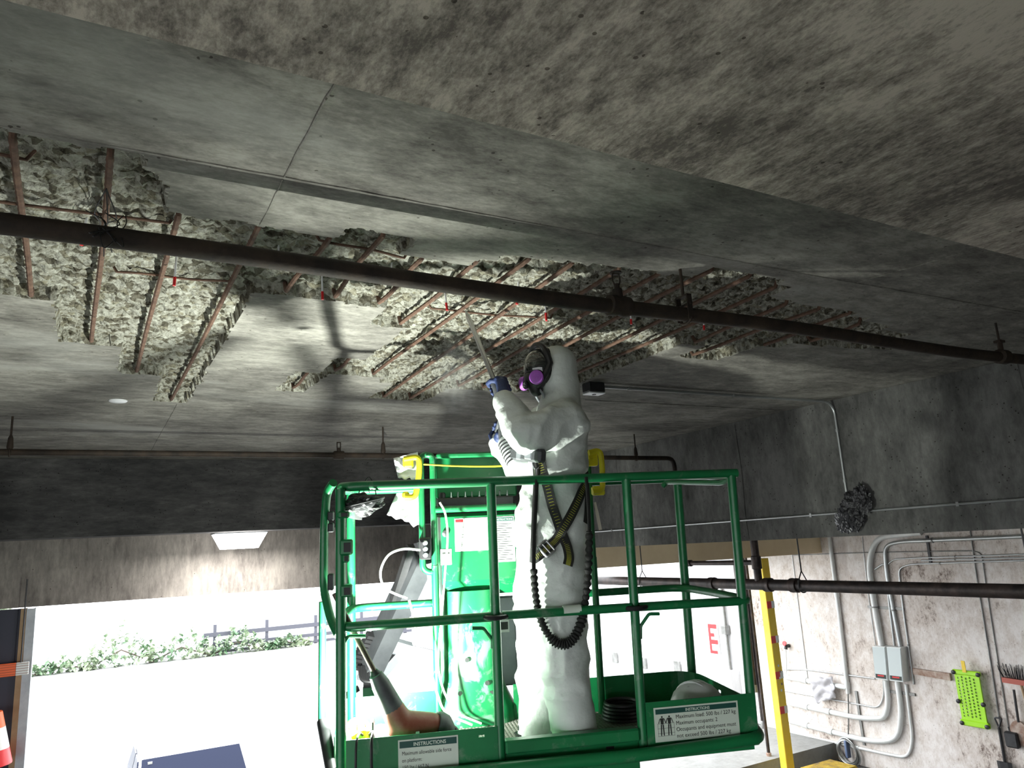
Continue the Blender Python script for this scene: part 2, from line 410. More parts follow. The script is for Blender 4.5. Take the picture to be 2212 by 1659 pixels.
# ================================================================== THE SETTING
ZC = 5.40                      # slab soffit
BX = 6.20                      # face of the right beam
AY = 9.41                      # face of the back beam
HY = 10.80                     # header over the openings
RX = 13.40                     # right wall
def structure(m, name, mat, parent=None, smooth=False):
    o = m.build(name, mat, parent, smooth)
    if parent is None: o['kind'] = 'structure'
    return o

structure(MB().box((-6.3, -5.3, -.6), (13.6, 11.1, -.35)), 'floor', M_FLOOR)
structure(MB().box((-60, 11.1, -.6), (60, 90, -.02)), 'ground_lot', M_LOT)
structure(MB().box((-60, -40, -.6), (-6.302, 11.098, -.36)), 'ground_side', M_LOT)
structure(MB().box((-6.3, -40, -.6), (60, -5.302, -.36)), 'ground_drive', M_LOT)
structure(MB().box((-6.3, -5.3, 3.9), (-6.0, 11.1, 6.0)), 'wall_left', M_BEAM)
structure(MB().box((-6.3, 2.6, -.35), (-6.0, 11.1, 3.9)), 'wall_left_pier', M_BEAM)
structure(MB().box((-6.0, -5.3, 3.9), (13.6, -5.0, 6.0)), 'wall_back', M_BEAM)
structure(MB().box((-2.5, -5.3, -.35), (13.6, -5.0, 3.9)), 'wall_back_pier', M_BEAM)
structure(MB().box((RX, -5.0, -.35), (RX + .3, 13.0, 6.0)), 'wall_right', M_PAINTW)
structure(MB().box((RX, 13.0, 0), (RX + .3, 34, 7.0)), 'wall_exterior', M_EXTW)
structure(MB().box((11.9, 11.1, 3.74), (RX - .002, 14.2, 3.92)), 'unseen_shade_slab', M_HEAD)  # added slab, hidden behind the lintel, to shade the wall end outside

# ---- chipped-out zone of the soffit: a stepped, saw-cut outline in plan
CH = [  # x0, x1, y0, y1
    (-1.2, -.18, 2.29, 3.78), (-.18, .09, 2.30, 4.51), (.09, .125, 2.38, 4.51), (.125, .16, 2.46, 5.17), (.16, .38, 2.67, 5.17), (.38, .605, 2.66, 6.03),
    (.605, .80, 2.66, 3.37), (.80, 1.06, 2.56, 3.38), (1.06, 1.26, 2.73, 3.40), (1.26, 1.48, 2.73, 3.69), (1.31, 1.48, 4.42, 4.85),
    (1.40, 1.49, 2.66, 3.69), (1.48, 1.77, 2.56, 4.85), (1.77, 1.89, 2.54, 5.0), (1.89, 2.34, 2.51, 5.56), (2.34, 2.46, 2.48, 5.06), (2.46, 2.93, 2.36, 5.07),
    (2.93, 3.04, 2.43, 5.0), (3.04, 3.25, 2.58, 4.62), (3.25, 3.46, 2.60, 3.46), (3.46, 3.81, 2.60, 3.73), (3.81, 3.98, 2.66, 3.33),
    (3.98, 4.30, 2.72, 3.21), (4.30, 4.62, 2.80, 3.17), (4.62, 4.88, 2.92, 3.12), (1.15, 1.35, 4.85, 5.45)]
def ceiling_patch():
    x0, x1, y0, y1, st = -1.2, 5.2, 2.15, 6.25, .0125
    nx = int(round((x1 - x0) / st)) + 1; ny = int(round((y1 - y0) / st)) + 1
    xs = np.linspace(x0, x1, nx); ys = np.linspace(y0, y1, ny)
    X, Y = np.meshgrid(xs, ys)
    def vn(X, Y, s, seed):
        r = np.random.default_rng(seed); G = r.random((400, 400))
        u = X * s + 100; v = Y * s + 100; i = np.floor(u).astype(int); j = np.floor(v).astype(int); a = u - i; b = v - j
        a = a * a * (3 - 2 * a); b = b * b * (3 - 2 * b)
        g = lambda p, q: G[q % 400, p % 400]
        return (g(i, j) * (1 - a) + g(i + 1, j) * a) * (1 - b) + (g(i, j + 1) * (1 - a) + g(i + 1, j + 1) * a) * b
    jx = (vn(X, Y, 14, 1) - .5) * .030 + (vn(X, Y, 45, 2) - .5) * .018
    jy = (vn(X, Y, 14, 3) - .5) * .030 + (vn(X, Y, 45, 4) - .5) * .018
    Xj, Yj = X + jx, Y + jy
    ins = np.zeros_like(X, bool)
    for a, b, c, d in CH: ins |= (Xj >= a - .001) & (Xj <= b + .001) & (Yj >= c) & (Yj <= d)
    # chisel bites: ridged and lumpy relief
    n1 = vn(X, Y, 5, 5); n2 = vn(X, Y * 1.6, 13, 6); n3 = vn(X, Y * 1.5, 30, 7); n4 = vn(X, Y, 62, 8)
    rid = 1 - np.abs(2 * vn(X + .25 * n1, Y * 1.7 + .2 * n2, 9, 9) - 1)
    dep = .046 + .016 * n1 + .014 * (n2 - .5) + .028 * (n3 - .5) + .020 * (n4 - .5) + .014 * (rid - .5)
    Zr = np.where(ins, np.maximum(dep, .012), 0.0) + ZC
    vs = np.stack([X.ravel(), Y.ravel(), Zr.ravel()], 1)
    I = (np.arange(ny - 1)[:, None] * nx + np.arange(nx - 1)[None, :]).ravel()
    fs = np.stack([I, I + nx, I + nx + 1, I + 1], 1)        # normals downwards
    inf = ins.ravel()
    cnt = inf[fs].sum(1)
    me = bpy.data.meshes.new('ceiling')
    # frame of large flat faces round the patch
    fr = [(-6.0, -5.0), (x0, -5.0), (x1, -5.0), (RX, -5.0), (-6.0, y0), (x0, y0), (x1, y0), (RX, y0), (-6.0, y1), (x0, y1), (x1, y1), (RX, y1), (-6.0, 11.08), (x0, 11.08), (x1, 11.08), (RX, 11.08)]
    b = len(vs); fv = np.array([(p[0], p[1], ZC) for p in fr])
    top = np.array([(-6.0, -5.0, ZC + .3), (RX, -5.0, ZC + .3), (RX, 11.08, ZC + .3), (-6.0, 11.08, ZC + .3)])
    ff = []
    for r in range(3):
        for c in range(3):
            if r == 1 and c == 1: continue
            q = b + r * 4 + c; ff.append((q, q + 4, q + 5, q + 1))
    t = b + 16; ff.append((t, t + 1, t + 2, t + 3))
    allv = np.concatenate([vs, fv, top]); allf = [tuple(q) for q in fs.tolist()] + ff
    me.from_pydata(allv.tolist(), [], allf)
    o = link('ceiling', me, None); me.materials.append(M_SLAB); me.materials.append(M_CHIP)
    mi = np.zeros(len(allf), np.int32); mi[:len(fs)] = (cnt >= 1).astype(np.int32)
    me.polygons.foreach_set('material_index', mi); me.update()
    o['kind'] = 'structure'
    return o
ceiling = ceiling_patch()

# form-board seams left as thin ridges of concrete
def seam(pts, w=.005, h=.002, z=ZC):
    m = MB(); P = []
    for i in range(len(pts) - 1):
        a = Vector((*pts[i], z)); b = Vector((*pts[i+1], z)); n = max(2, int((b - a).length / .05))
        for k in range(n + (i == len(pts) - 2)): P.append(a.lerp(b, k / n))
    Q = [p + Vector((random.uniform(-.002, .002), random.uniform(-.002, .002), -h/2 + random.uniform(-.001, .001))) for p in P]
    m.tube(Q, [w * random.uniform(.35, .65) for _ in Q], 6, flat=.6)
    return m.build('form_seam', M_SLAB, ceiling)
seam([(-6, 2.25), (-.27, 2.262), (.5, 2.25), (1.3, 2.25), (3.0, 2.25), (6.19, 2.20)])
seam([(.5, 1.52), (.49, 2.25)], .009, .005)
seam([(.492, 2.27), (.492, 2.64)], .006, .003)
seam([(3.5, 1.52), (3.32, 2.24)], .006, .003)
seam([(-6, 7.86), (1, 7.82), (6.19, 7.78)])
seam([(.55, 6.1), (.55, 9.4)], .006, .003)
seam([(3.7, 5.2), (6.19, 5.18)], .005, .003)

# reinforcing bars laid bare in the chipped zone
REB = [((-.24, 2.33), (-.275, 3.77)), ((0, 2.34), (-.03, 4.50)), ((.22, 2.70), (.22, 5.15)), ((.50, 2.69), (.50, 6.0)), ((.76, 2.69), (.745, 3.33)), ((.94, 2.59), (.97, 3.34)),
       ((1.18, 2.76), (1.20, 3.36)), ((1.41, 2.70), (1.43, 3.66)), ((1.61, 2.60), (1.665, 4.82)), ((1.82, 2.57), (1.99, 5.52)), ((2.06, 2.55), (2.22, 5.52)),
       ((2.27, 2.52), (2.40, 5.0)), ((2.49, 2.40), (2.62, 5.02)), ((2.74, 2.40), (2.92, 5.0)), ((2.99, 2.47), (3.11, 4.95)), ((3.27, 2.64), (3.33, 3.42)),
       ((3.53, 2.64), (3.56, 3.69)), ((3.80, 2.64), (3.86, 3.40)), ((4.08, 2.78), (4.12, 3.17)), ((-.49, 2.33), (-.53, 3.76)), ((1.385, 4.44), (1.40, 4.80)), ((1.24, 4.90), (1.255, 5.38))]
def bar(p, q, r=.0105, z=ZC + .010, ribs=True, name='rebar'):
    m = MB(); a = Vector((*p, z)); b = Vector((*q, z)); L = (b - a).length; n = max(4, int(L / .022)); P = []; R_ = []
    for i in range(n + 1):
        t = i / n; c = a.lerp(b, t); c.x += .004 * math.sin(t * 5 + p[0] * 9); c.z += .004 * math.sin(t * 7 + p[0] * 5)
        P.append(c); R_.append(r * (1.16 if (ribs and i % 2) else .96))
    # ends turn up into the concrete
    d = (b - a).normalized()
    P = [P[0] - d * .03 + Vector((0, 0, .05))] + P + [P[-1] + d * .03 + Vector((0, 0, .05))]; R_ = [r] + R_ + [r]
    m.tube(P, R_, 7); return m.build(name, M_REBAR, ceiling, True)
for p, q in REB: bar(p, q)
for p, q in (((-1.15, 2.85), (.20, 2.82)), ((-.6, 2.50), (-.22, 2.49)), ((.05, 3.40), (.50, 3.36)), ((.74, 2.76), (1.12, 2.81)), ((1.5, 3.42), (2.2, 3.36))):
    bar(p, q, .006, ZC + .028, False, 'cross_wire')
# tie wire hanging off one bar
m = MB()
for k, (dx, dz) in enumerate(((-.03, 0), (.035, -.01), (.01, -.03))):
    m.tube(smoothpath([(-.005, 2.55, ZC), (-.005 + dx, 2.68, ZC - .03 + dz), (-.008 + dx * .3, 2.80, ZC - .02), (-.01 + dx, 2.95, ZC - .05 + dz)]), .0022, 5)
m.build('tie_wire', M_BLACK, ceiling)
# white pins with red tips, set into the chipped face
PINS = [(180, 520), (379, 592), (601, 575), (696, 625), (845, 610), (962, 650), (1118, 648), (1178, 672), (1320, 672), (1362, 690), (1520, 705)]
for i, (px, py) in enumerate(PINS):
    b = onZ(px, py - 12, ZC - .005); L = (.040, .075, .03, .075, .04, .075, .05, .085, .035, .06, .055)[i]
    d = Vector((random.uniform(-.12, .12), random.uniform(-.12, .12), -1)).normalized()
    p = MB().cyl(b - d * .07, b + d * L * .55, .0042, n=8).build('marker_pin', M_WHITEP, ceiling)
    MB().cyl(b + d * L * .5, b + d * L, .0062, n=8).build('red_tip', M_RED, p)

# ---- beams and drop panel
structure(MB().box((-6.0, -5.0, ZC - .15), (4.6, 1.495, ZC - .002)), 'drop_panel', M_PANEL)
structure(MB().add([(4.6, -5, ZC - .15), (BX, -5, ZC - .15), (BX, 1.58, ZC - .05), (4.6, 1.495, ZC - .15), (4.6, -5, ZC - .002), (BX, -5, ZC - .002), (BX, 1.58, ZC - .002), (4.6, 1.495, ZC - .002)],
                   [(0, 1, 2), (0, 2, 3), (4, 5, 6, 7), (0, 1, 5, 4), (1, 2, 6, 5), (2, 3, 7, 6), (3, 0, 4, 7)]), 'drop_panel_end', M_PANEL)
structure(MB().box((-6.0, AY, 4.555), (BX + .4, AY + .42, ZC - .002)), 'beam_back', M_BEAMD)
br = structure(MB().box((BX, -5.0, 4.112), (BX + .45, AY - .002, ZC - .002)), 'beam_right', M_BEAM)
for yy in (2.95, 5.9, 8.1):
    MB().tube([(BX - .001, yy + .01 * math.sin(k), 4.13 + k * .155) for k in range(9)], .006, 6, flat=.5).build('form_seam', M_BEAM, br)
def lintel_box(xa, xb, za, zb):
    y0, y1, zt = HY, HY + .28, ZC - .002
    return MB().add([(xa, y0, za), (xb, y0, zb), (xb, y1, zb), (xa, y1, za), (xa, y0, zt), (xb, y0, zt), (xb, y1, zt), (xa, y1, zt)], [(0,3,2,1),(4,5,6,7),(0,1,5,4),(1,2,6,5),(2,3,7,6),(3,0,4,7)])
structure(lintel_box(-6.0, 5.6, 3.86, 3.765), 'wall_header', M_HEAD)
structure(lintel_box(5.602, RX - .002, 3.765, 3.70), 'wall_lintel', M_CREAM)
# left pier of the opening: dark panel, wooden edge, steel angle
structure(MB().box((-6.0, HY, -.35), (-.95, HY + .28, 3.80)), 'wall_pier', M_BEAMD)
dj = structure(MB().box((-.95, HY, -.35), (-.62, HY + .2, 3.80)), 'trim_1', M_NAVY)
structure(MB().box((-.618, HY - .02, -.35), (-.56, HY + .2, 3.80)), 'trim_2', M_WOOD)
mm = MB(); mm.box((-.558, HY - .04, -.35), (-.47, HY - .02, 3.80)); mm.box((-.485, HY - .02, -.35), (-.47, HY + .2, 3.80)); structure(mm, 'trim_3', M_GREYST)

# ================================================================== PIPES AND LAMPS UNDER THE SLAB
# black sprinkler pipe across the slab
PZ, PY_ = 5.18, 2.427
sp = empty('sprinkler_pipe', (2.4, PY_, PZ), 'long black rusty pipe hung below the chipped ceiling, crossing the whole picture', 'pipe')
SB = (2.4, PY_, PZ)
P = [(x, PY_ + .006 * math.sin(x * 1.7), PZ + .006 * math.sin(x * 2.3 + 1)) for x in np.arange(-3.0, BX + .01, .12)]
shift(MB().tube(P, .0325, 14), SB).build('pipe_run', M_PIPE, sp, True)
xc = onY(1335, 650, PY_).x
m = MB(); m.lathe([(.034, -.055), (.044, -.05), (.046, -.02), (.040, 0), (.046, .02), (.044, .05), (.034, .055)], (xc, PY_, PZ), (1, 0, 0), 16)
m.cyl((xc, PY_, PZ), (xc, PY_, PZ + .075), .026, .022, 12)
shift(m, SB).build('tee_fitting', M_PIPE, sp, True)
m = MB(); m.cyl((xc, PY_, PZ + .07), (xc, PY_, PZ + .10), .012, n=8)
for s in (-1, 1): m.tube(smoothpath([(xc + s*.008, PY_, PZ + .09), (xc + s*.02, PY_, PZ + .115), (xc + s*.016, PY_, PZ + .145), (xc, PY_, PZ + .15)]), .004, 6)
m.cyl((xc, PY_, PZ + .148), (xc, PY_, PZ + .154), .026, n=14)
shift(m, SB).build('sprinkler_head', M_PIPE, sp, True)
for px in (1480,):
    xh = onY(px, 680, PY_).x
    m = MB(); m.cyl((xh, PY_, PZ + .09), (xh, PY_, ZC + .03), .007, n=8)
    for s in (-1, 1): m.box((xh - .014, PY_ + s*.036 - .003, PZ - .03), (xh + .014, PY_ + s*.036 + .003, PZ + .085))
    m.box((xh - .014, PY_ - .039, PZ + .082), (xh + .014, PY_ + .039, PZ + .09))
    m.tube([(xh, PY_ + .037 * math.cos(a), PZ - .02 - .022 * math.sin(a)) for a in np.linspace(0, math.pi, 9)], .007, 6)
    m.cyl((xh, PY_ - .05, PZ + .045), (xh, PY_ + .05, PZ + .045), .006, n=8)
    shift(m, SB).build('clevis_hanger', M_PIPE, sp)
xw = onY(2165, 770, PY_).x
m = MB(); m.lathe([(.034, -.04), (.046, -.035), (.046, .035), (.034, .04)], (xw, PY_, PZ), (1, 0, 0), 14); m.cyl((xw, PY_, PZ + .03), (xw, PY_, PZ + .10), .016, n=10)
m.box((xw - .03, PY_ - .02, PZ + .09), (xw + .03, PY_ + .02, PZ + .105)); m.cyl((xw, PY_, PZ + .1), (xw, PY_, ZC), .007, n=8)
shift(m, SB).build('tee_fitting', M_PIPE, sp)
m = MB(); xl = onY(228, 520, PY_).x
for k in range(5):
    a = k * 1.3; m.tube(smoothpath([(xl + .01*k - .02, PY_ - .03, PZ + .02), (xl + .05*math.sin(a), PY_ - .05, PZ - .05 + .01*k), (xl + .03*math.cos(a) + .02, PY_, PZ + .05), (xl + .06*math.sin(a+1), PY_ + .04, PZ + .10)]), .0018, 5)
shift(m, SB).build('loose_wire', M_BLACK, sp)

# second pipe in front of the back beam, with drop elbow at the right beam
E0 = onX(1455, 990, BX - .09); EY, EZ = E0.y, E0.z
bp_ = empty('branch_pipe', (2, EY, EZ), 'thin dark pipe running along the top of the far beam and elbowing down', 'pipe'); SB = (2, EY, EZ)
shift(MB().tube(fillet([(-4.5, EY, EZ), (E0.x, EY, EZ), (E0.x, EY, EZ - .55)], .10), .026, 10), SB).build('pipe_run', M_PIPE, bp_, True)
for px in (20, 828, 1374):
    q = onY(px, 985, EY)
    m = MB(); m.cyl((q.x, EY, EZ + .05), (q.x, EY, ZC + .01), .008, n=8); m.lathe([(.018, 0), (.024, .02), (.018, .09), (.01, .11)], (q.x, EY, EZ + .02), (0, 0, 1), 10)
    m.tube([(q.x, EY + .032*math.cos(a), EZ + .032*math.sin(a)) for a in np.linspace(0, 2*math.pi, 12)], .006, 6); shift(m, SB).build('pipe_hanger', M_PIPE, bp_)
q = onY(732, 985, EY)
m = MB(); m.lathe([(.03, -.05), (.04, -.045), (.04, .045), (.03, .05)], (q.x, EY, EZ), (1, 0, 0), 12); m.cyl((q.x, EY, EZ), (q.x, EY, EZ + .07), .02, n=10)
m.box((q.x - .02, EY - .004, EZ + .07), (q.x - .012, EY + .004, EZ + .12)); m.box((q.x + .012, EY - .004, EZ + .07), (q.x + .02, EY + .004, EZ + .12)); m.box((q.x - .02, EY - .004, EZ + .115), (q.x + .02, EY + .004, EZ + .125))
shift(m, SB).build('sprinkler_head', M_PIPE, bp_)

# ceiling conduit with its box, dropping down the right beam
jb = onZ(1277, 838, ZC - .03)
JY = 4.62
bxo = empty('junction_box', (jb.x, JY, ZC), 'small black electrical box with pale cover under the slab, right of the hooded head', 'electrical box')
MB().bbox((-.075, -.05, -.075), (.075, .05, 0), .006).build('box_body', M_BLKM, bxo)
b_ = MB().bbox((-.075, -.05, -.088), (.075, .05, -.076), .004).build('cover_plate', M_WHITEP, bxo)
MB().cyl((0, 0, -.092), (0, 0, -.087), .016, n=12).build('round_hole', M_BLACK, b_)
m = MB(); pts = fillet([(jb.x + .07, JY, ZC - .022), (BX - .015, JY, ZC - .022), (BX - .015, JY, 4.50)], .14, 8); m.tube(pts, .012, 10)
cdt = empty('ceiling_conduit', (BX - .015, JY, 4.5), 'grey conduit from the small black box along the slab and down the right beam', 'conduit'); SB = (BX - .015, JY, 4.5)
shift(m, SB).build('conduit_run', M_EMT, cdt, True)
for q, ax in (((jb.x + .35, JY, ZC - .022), 0), ((jb.x + 1.5, JY, ZC - .022), 0), ((BX - .015, JY, 5.1), 2), ((BX - .015, JY, 4.62), 2)):
    d = Vector((.014, 0, 0)) if ax == 0 else Vector((0, 0, .014)); shift(MB().cyl(Vector(q) - d, Vector(q) + d, .0165, n=10), SB).build('coupling', M_EMT, cdt)
m = MB().cyl((BX - .015, -1.0, 4.330), (BX - .015, AY - .05, 4.330), .012, n=10)
ch = empty('beam_conduit', (BX - .015, 4.0, 4.33), 'long thin grey conduit running level along the right beam', 'conduit'); SB = (BX - .015, 4, 4.33)
shift(m, SB).build('conduit_run', M_EMT, ch, True)
for yy in (3.6, 5.05, 6.9, 8.3):
    shift(MB().box((BX - .03, yy - .012, 4.312), (BX - .001, yy + .012, 4.348)), SB).build('strap', M_EMT, ch)
# box on the beam wrapped in black tape and plastic
wp = empty('wrapped_box', (BX - .06, 4.55, 4.33), 'lumpy black tape-wrapped box where two conduits meet on the right beam', 'electrical box')
import bmesh as _bm
def crumple(r, seed, scl, sub=4, amp=.35, fr=6.0):
    bm = _bm.new(); _bm.ops.create_icosphere(bm, subdivisions=sub, radius=1)
    for v in bm.verts:
        n = noise.noise(v.co * fr * .4 + Vector((seed, 0, 0))) + .6 * noise.noise(v.co * fr + Vector((0, seed, 0)))
        v.co *= 1 + amp * n; v.co = Vector((v.co.x * r * scl[0], v.co.y * r * scl[1], v.co.z * r * scl[2]))
    me = bpy.data.meshes.new('c'); bm.to_mesh(me); bm.free(); return me
link('tape_wrap', crumple(.17, 3, (.35, .72, .95)), M_TARP, wp)
o = link('plastic_flap', crumple(.13, 8, (.30, .62, .95), 4, .5), M_TARP, wp); o.location = (-.02, -.13, .10)
o = link('plastic_flap', crumple(.12, 5, (.32, .65, .85), 4, .5), pm('shiny_dark_plastic', (.05, .05, .055), .18), wp); o.location = (-.05, .07, -.08)

# white disc on the slab
dq = onZ(255, 865, ZC)
m = MB(); m.lathe([(.062, 0), (.062, -.006), (.055, -.012), (.02, -.015)], dq, (0, 0, 1), 24)
o = shift(m, dq).build('ceiling_disc', M_WHITEP, None, True); o.location = dq
tag(o, 'small round white cover plate on the slab, left of the rebar', 'cover plate')

# lit wedge lamp behind the back beam
lq = onY(517, 1170, AY + .60)
lf = empty('wedge_light', lq, 'glowing white wedge light fixture hanging below the far dark beam', 'light')
hw = (onY(572, 1160, lq.y) - onY(462, 1160, lq.y)).length / 2; zt = onY(517, 1153, lq.y).z - lq.z; zb = onY(517, 1185, lq.y).z - lq.z
def frus(z0, z1, a0, a1, d0, d1):
    return [[Vector((-a, -d, z)), Vector((a, -d, z)), Vector((a, d, z)), Vector((-a, d, z))] for z, a, d in ((z0, a0, d0), (z1, a1, d1))]
MB().loft(frus(zb, zt, hw * .70, hw, .10, .16)).build('diffuser', M_LAMP, lf)
MB().bbox((-hw * 1.04, -.17, zt + .001), (hw * 1.04, .17, zt + .03), .006).build('back_plate', M_GREYST, lf)
for s in (-1, 1): MB().cyl((s * hw * .7, 0, zt + .03), (s * hw * .7, 0, ZC - lq.z), .008, n=8).build('hanger_rod', M_GREYST, lf)
ld = bpy.data.lights.new('wedge_light_glow', 'AREA'); ld.shape = 'RECTANGLE'; ld.size = hw * 1.3; ld.size_y = .2; ld.energy = FIXTURE_W; ld.color = (1, .96, .93)
lo = bpy.data.objects.new('wedge_light_glow', ld); COL.objects.link(lo); lo.parent = lf; lo.location = (0, 0, zb - .02)

# ================================================================== BOOM LIFT PLATFORM
lift = empty('boom_lift', label='green boom lift basket with guard rails, control console and instruction decals', cat='boom lift', M=LIFT_M)
PW, PD, HT, HM, PA, PB = 1.83, .667, 1.10, .507, .664, 1.303
FL = -.10
RT = .0210
def L(m, name, mat=M_GREEN, parent=lift, smooth=True): return m.build(name, mat, parent, smooth)
# rails
L(MB().tube(fillet([(PW + .03, .0, HT), (.0, 0, HT), (.0, PD, HT), (.40, PD, HT)], .10, 6), RT, 12), 'top_rail')
L(MB().tube(fillet([(PW, .0, HT - .005), (PW + .005, PD - .0, HT), (1.28, PD, HT)], .12, 6), RT * .9, 12), 'top_rail')
L(MB().tube(fillet([loc(1432, 1050, 1, .62), loc(1440, 1041, 1, .60), loc(1560, 1043, 1, .12), loc(1580, 1030, 1, .03)], .03, 4), .014, 8), 'corner_loop')
# posts
for x in (0, PA, PB, PW):
    L(MB().tube([(x, 0, HT - .01), (x, 0, FL - .02)], .0215, 12), 'post')
L(MB().tube([(PW, PD, HT), (PW, PD, FL)], .024, 12), 'post')
L(MB().tube([(0.02, PD, HT), (0.02, PD, FL)], .022, 12), 'post')
# mid rails
L(MB().tube(fillet([(.0, .22, HM + .01), (.0, 0, HM), (PA, 0, HM + .004)], .07), RT, 12), 'mid_rail')
gate = L(MB().tube([(PA + .03, -.012, HM + .008), (PB - .02, -.012, HM + .006)], RT * .95, 12), 'gate_bar')
L(MB().tube([loc(1216, 1319, 1, -.012), loc(1254, 1316, 1, -.012)], RT * 1.02, 12), 'bar_sticker', M_LABEL, gate)
for x in (PA, PB):
    L(MB().tube([(x + .052 * math.cos(a), .048 * math.sin(a), HM + .004) for a in np.linspace(0, 2 * math.pi, 25)[:-1]], .011, 8, closed=True), 'pivot_ring', M_BLACK)
L(MB().tube(fillet([(PB + .02, 0, HM + .004), (PW + .035, -.005, HM), (PW + .03, PD * .5, HM), (PW - .02, PD, HM), (1.26, PD, HM)], [0, .05, .2, .12, 0], 6), RT * .95, 12), 'mid_rail')
L(MB().tube(fillet([(.0, .30, HM + .01), (.02, PD, HM), (.44, PD, HM)], .12), RT * .95, 12), 'mid_rail')
# gussets
for pts in ([(1020, 1357), (1045, 1357), (1064, 1383), (1064, 1400)], [(1424, 1326), (1402, 1326), (1384, 1352), (1384, 1380)], [(790, 1374), (752, 1374), (737, 1400)]):
    L(MB().tube(fillet([loc(px, py, 1, .0) for px, py in pts], .01, 3), .008, 8), 'gusset')
# bowed tube of the entry gate at the left end
L(MB().tube(fillet([loc(720, 1043, 1, .03), loc(706, 1062, 1, .10), loc(700, 1140, 1, .16), loc(699, 1272, 1, .16), loc(714, 1338, 1, .09), loc(731, 1372, 1, .03)], .05, 4), RT * .9, 12), 'gate_loop')
L(MB().tube([loc(697, 1300, 1, .30), loc(695, 1560, 1, .32)], .017, 10), 'gate_post')
L(MB().tube(fillet([loc(703, 1070, 1, .40), loc(712, 1056, 1, .40)], .02, 3), .014, 8), 'gate_hinge')
# latch hardware on the left post
for (px, py, w, h, mt) in ((742, 1112, .05, .03, M_GREEN), (748, 1182, .055, .065, M_GREEN), (747, 1206, .03, .035, M_GREEN), (748, 1276, .05, .05, M_GREEN)):
    c = loc(px, py, 1, -.012); a = L(MB().bbox((c.x - w/2, -.035, c.z - h/2), (c.x + w/2, .03, c.z + h/2), .006), 'latch_plate', mt, lift, False)
    L(MB().bbox((c.x - w*.18, -.038, c.z - h*.3), (c.x + w*.36, -.034, c.z + h*.3), .002), 'latch_slot', M_BLACK, a, False)
for py in (1115, 1140, 1250, 1265):
    c = loc(714, py, 1, .10); L(MB().bbox((c.x - .012, .08, c.z - .02), (c.x + .014, .14, c.z + .02), .004), 'hinge_block', M_BLKM, lift, False)

# toe boards with punched slots
def slotted(path, z0, z1, slots, name='toe_board', mat=M_GREEN):
    P = [Vector(p) for p in path]; s = [0]
    for i in range(1, len(P)): s.append(s[-1] + (P[i] - P[i-1]).length)
    def pt(t):
        for i in range(1, len(P)):
            if t <= s[i] + 1e-9: return P[i-1].lerp(P[i], (t - s[i-1]) / max(1e-9, s[i] - s[i-1]))
        return P[-1]
    cuts = sorted(set([round(q, 5) for q in s] + [round(q, 5) for a, b, _, _ in slots for q in (a, b)])); m = MB()
    for a, b in zip(cuts[:-1], cuts[1:]):
        A, B = pt(a), pt(b); hit = [q for q in slots if q[0] - 1e-5 <= a and b <= q[1] + 1e-5]
        spans = [(z0, z1)] if not hit else [(z0, hit[0][2]), (hit[0][3], z1)]
        for u, v in spans: m.add([(A.x, A.y, u), (B.x, B.y, u), (B.x, B.y, v), (A.x, A.y, v)], [(0, 1, 2, 3)])
    o = m.build(name, mat, lift, False); md = o.modifiers.new('t', 'SOLIDIFY'); md.thickness = .004; md.offset = 0
    return o
tb_left = slotted([(.02, -.02, 0), (PA - .012, -.02, 0)], -.34, .062, [(.55, .575, .025, .034)])
tb_right = slotted([(PB + .015, -.02, 0), (PW + .01, -.02, 0)], -.105, .103, [(.10, .135, -.098, -.088)])
slotted(fillet([(.84, PD - .01, 0), (PW - .01, PD - .01, 0), (PW - .005, .0, 0)], .16, 7), FL, .075, [(.12, .15, .035, .05), (.38, .415, .035, .05), (1.02, 1.05, .03, .045), (1.25, 1.28, .03, .045)])
slotted([(.02, PD - .01, 0), (.44, PD - .01, 0)], FL, .075, [(.10, .14, .03, .04)])
slotted([(-.03, .05, 0), (-.03, PD - .03, 0)], FL - .05, .06, [])
# sill and recessed front panel between the middle posts
L(MB().bbox((PA + .02, -.028, -.055), (PB - .02, .03, .0), .008), 'entry_sill', M_GREEN, lift, False)
L(MB().bbox((PA + .02, .0, -.30), (PB - .02, .012, -.056), .003), 'kick_plate', M_GREEN, lift, False)
for x, z in ((.78, -.09), (1.15, -.075), (.70, -.1)):
    L(MB().bbox((x - .018, -.004, z - .006), (x + .018, .001, z + .006), .002), 'plate_slot', M_BLACK, lift, False)
# bumper tube under the front
L(MB().tube(fillet([loc(700, 1700, 1, -.06), loc(1000, 1668, 1, -.06), loc(1385, 1631, 1, -.06), loc(1644, 1594, 1, -.05), loc(1626, 1570, 1, .09)], [0, .1, .1, .06, 0], 5), .027, 12), 'bumper_tube')
L(MB().tube([loc(697, 1560, 1, .25), loc(722, 1690, 1, -.03)], .026, 10), 'bumper_tube', M_BLKM)
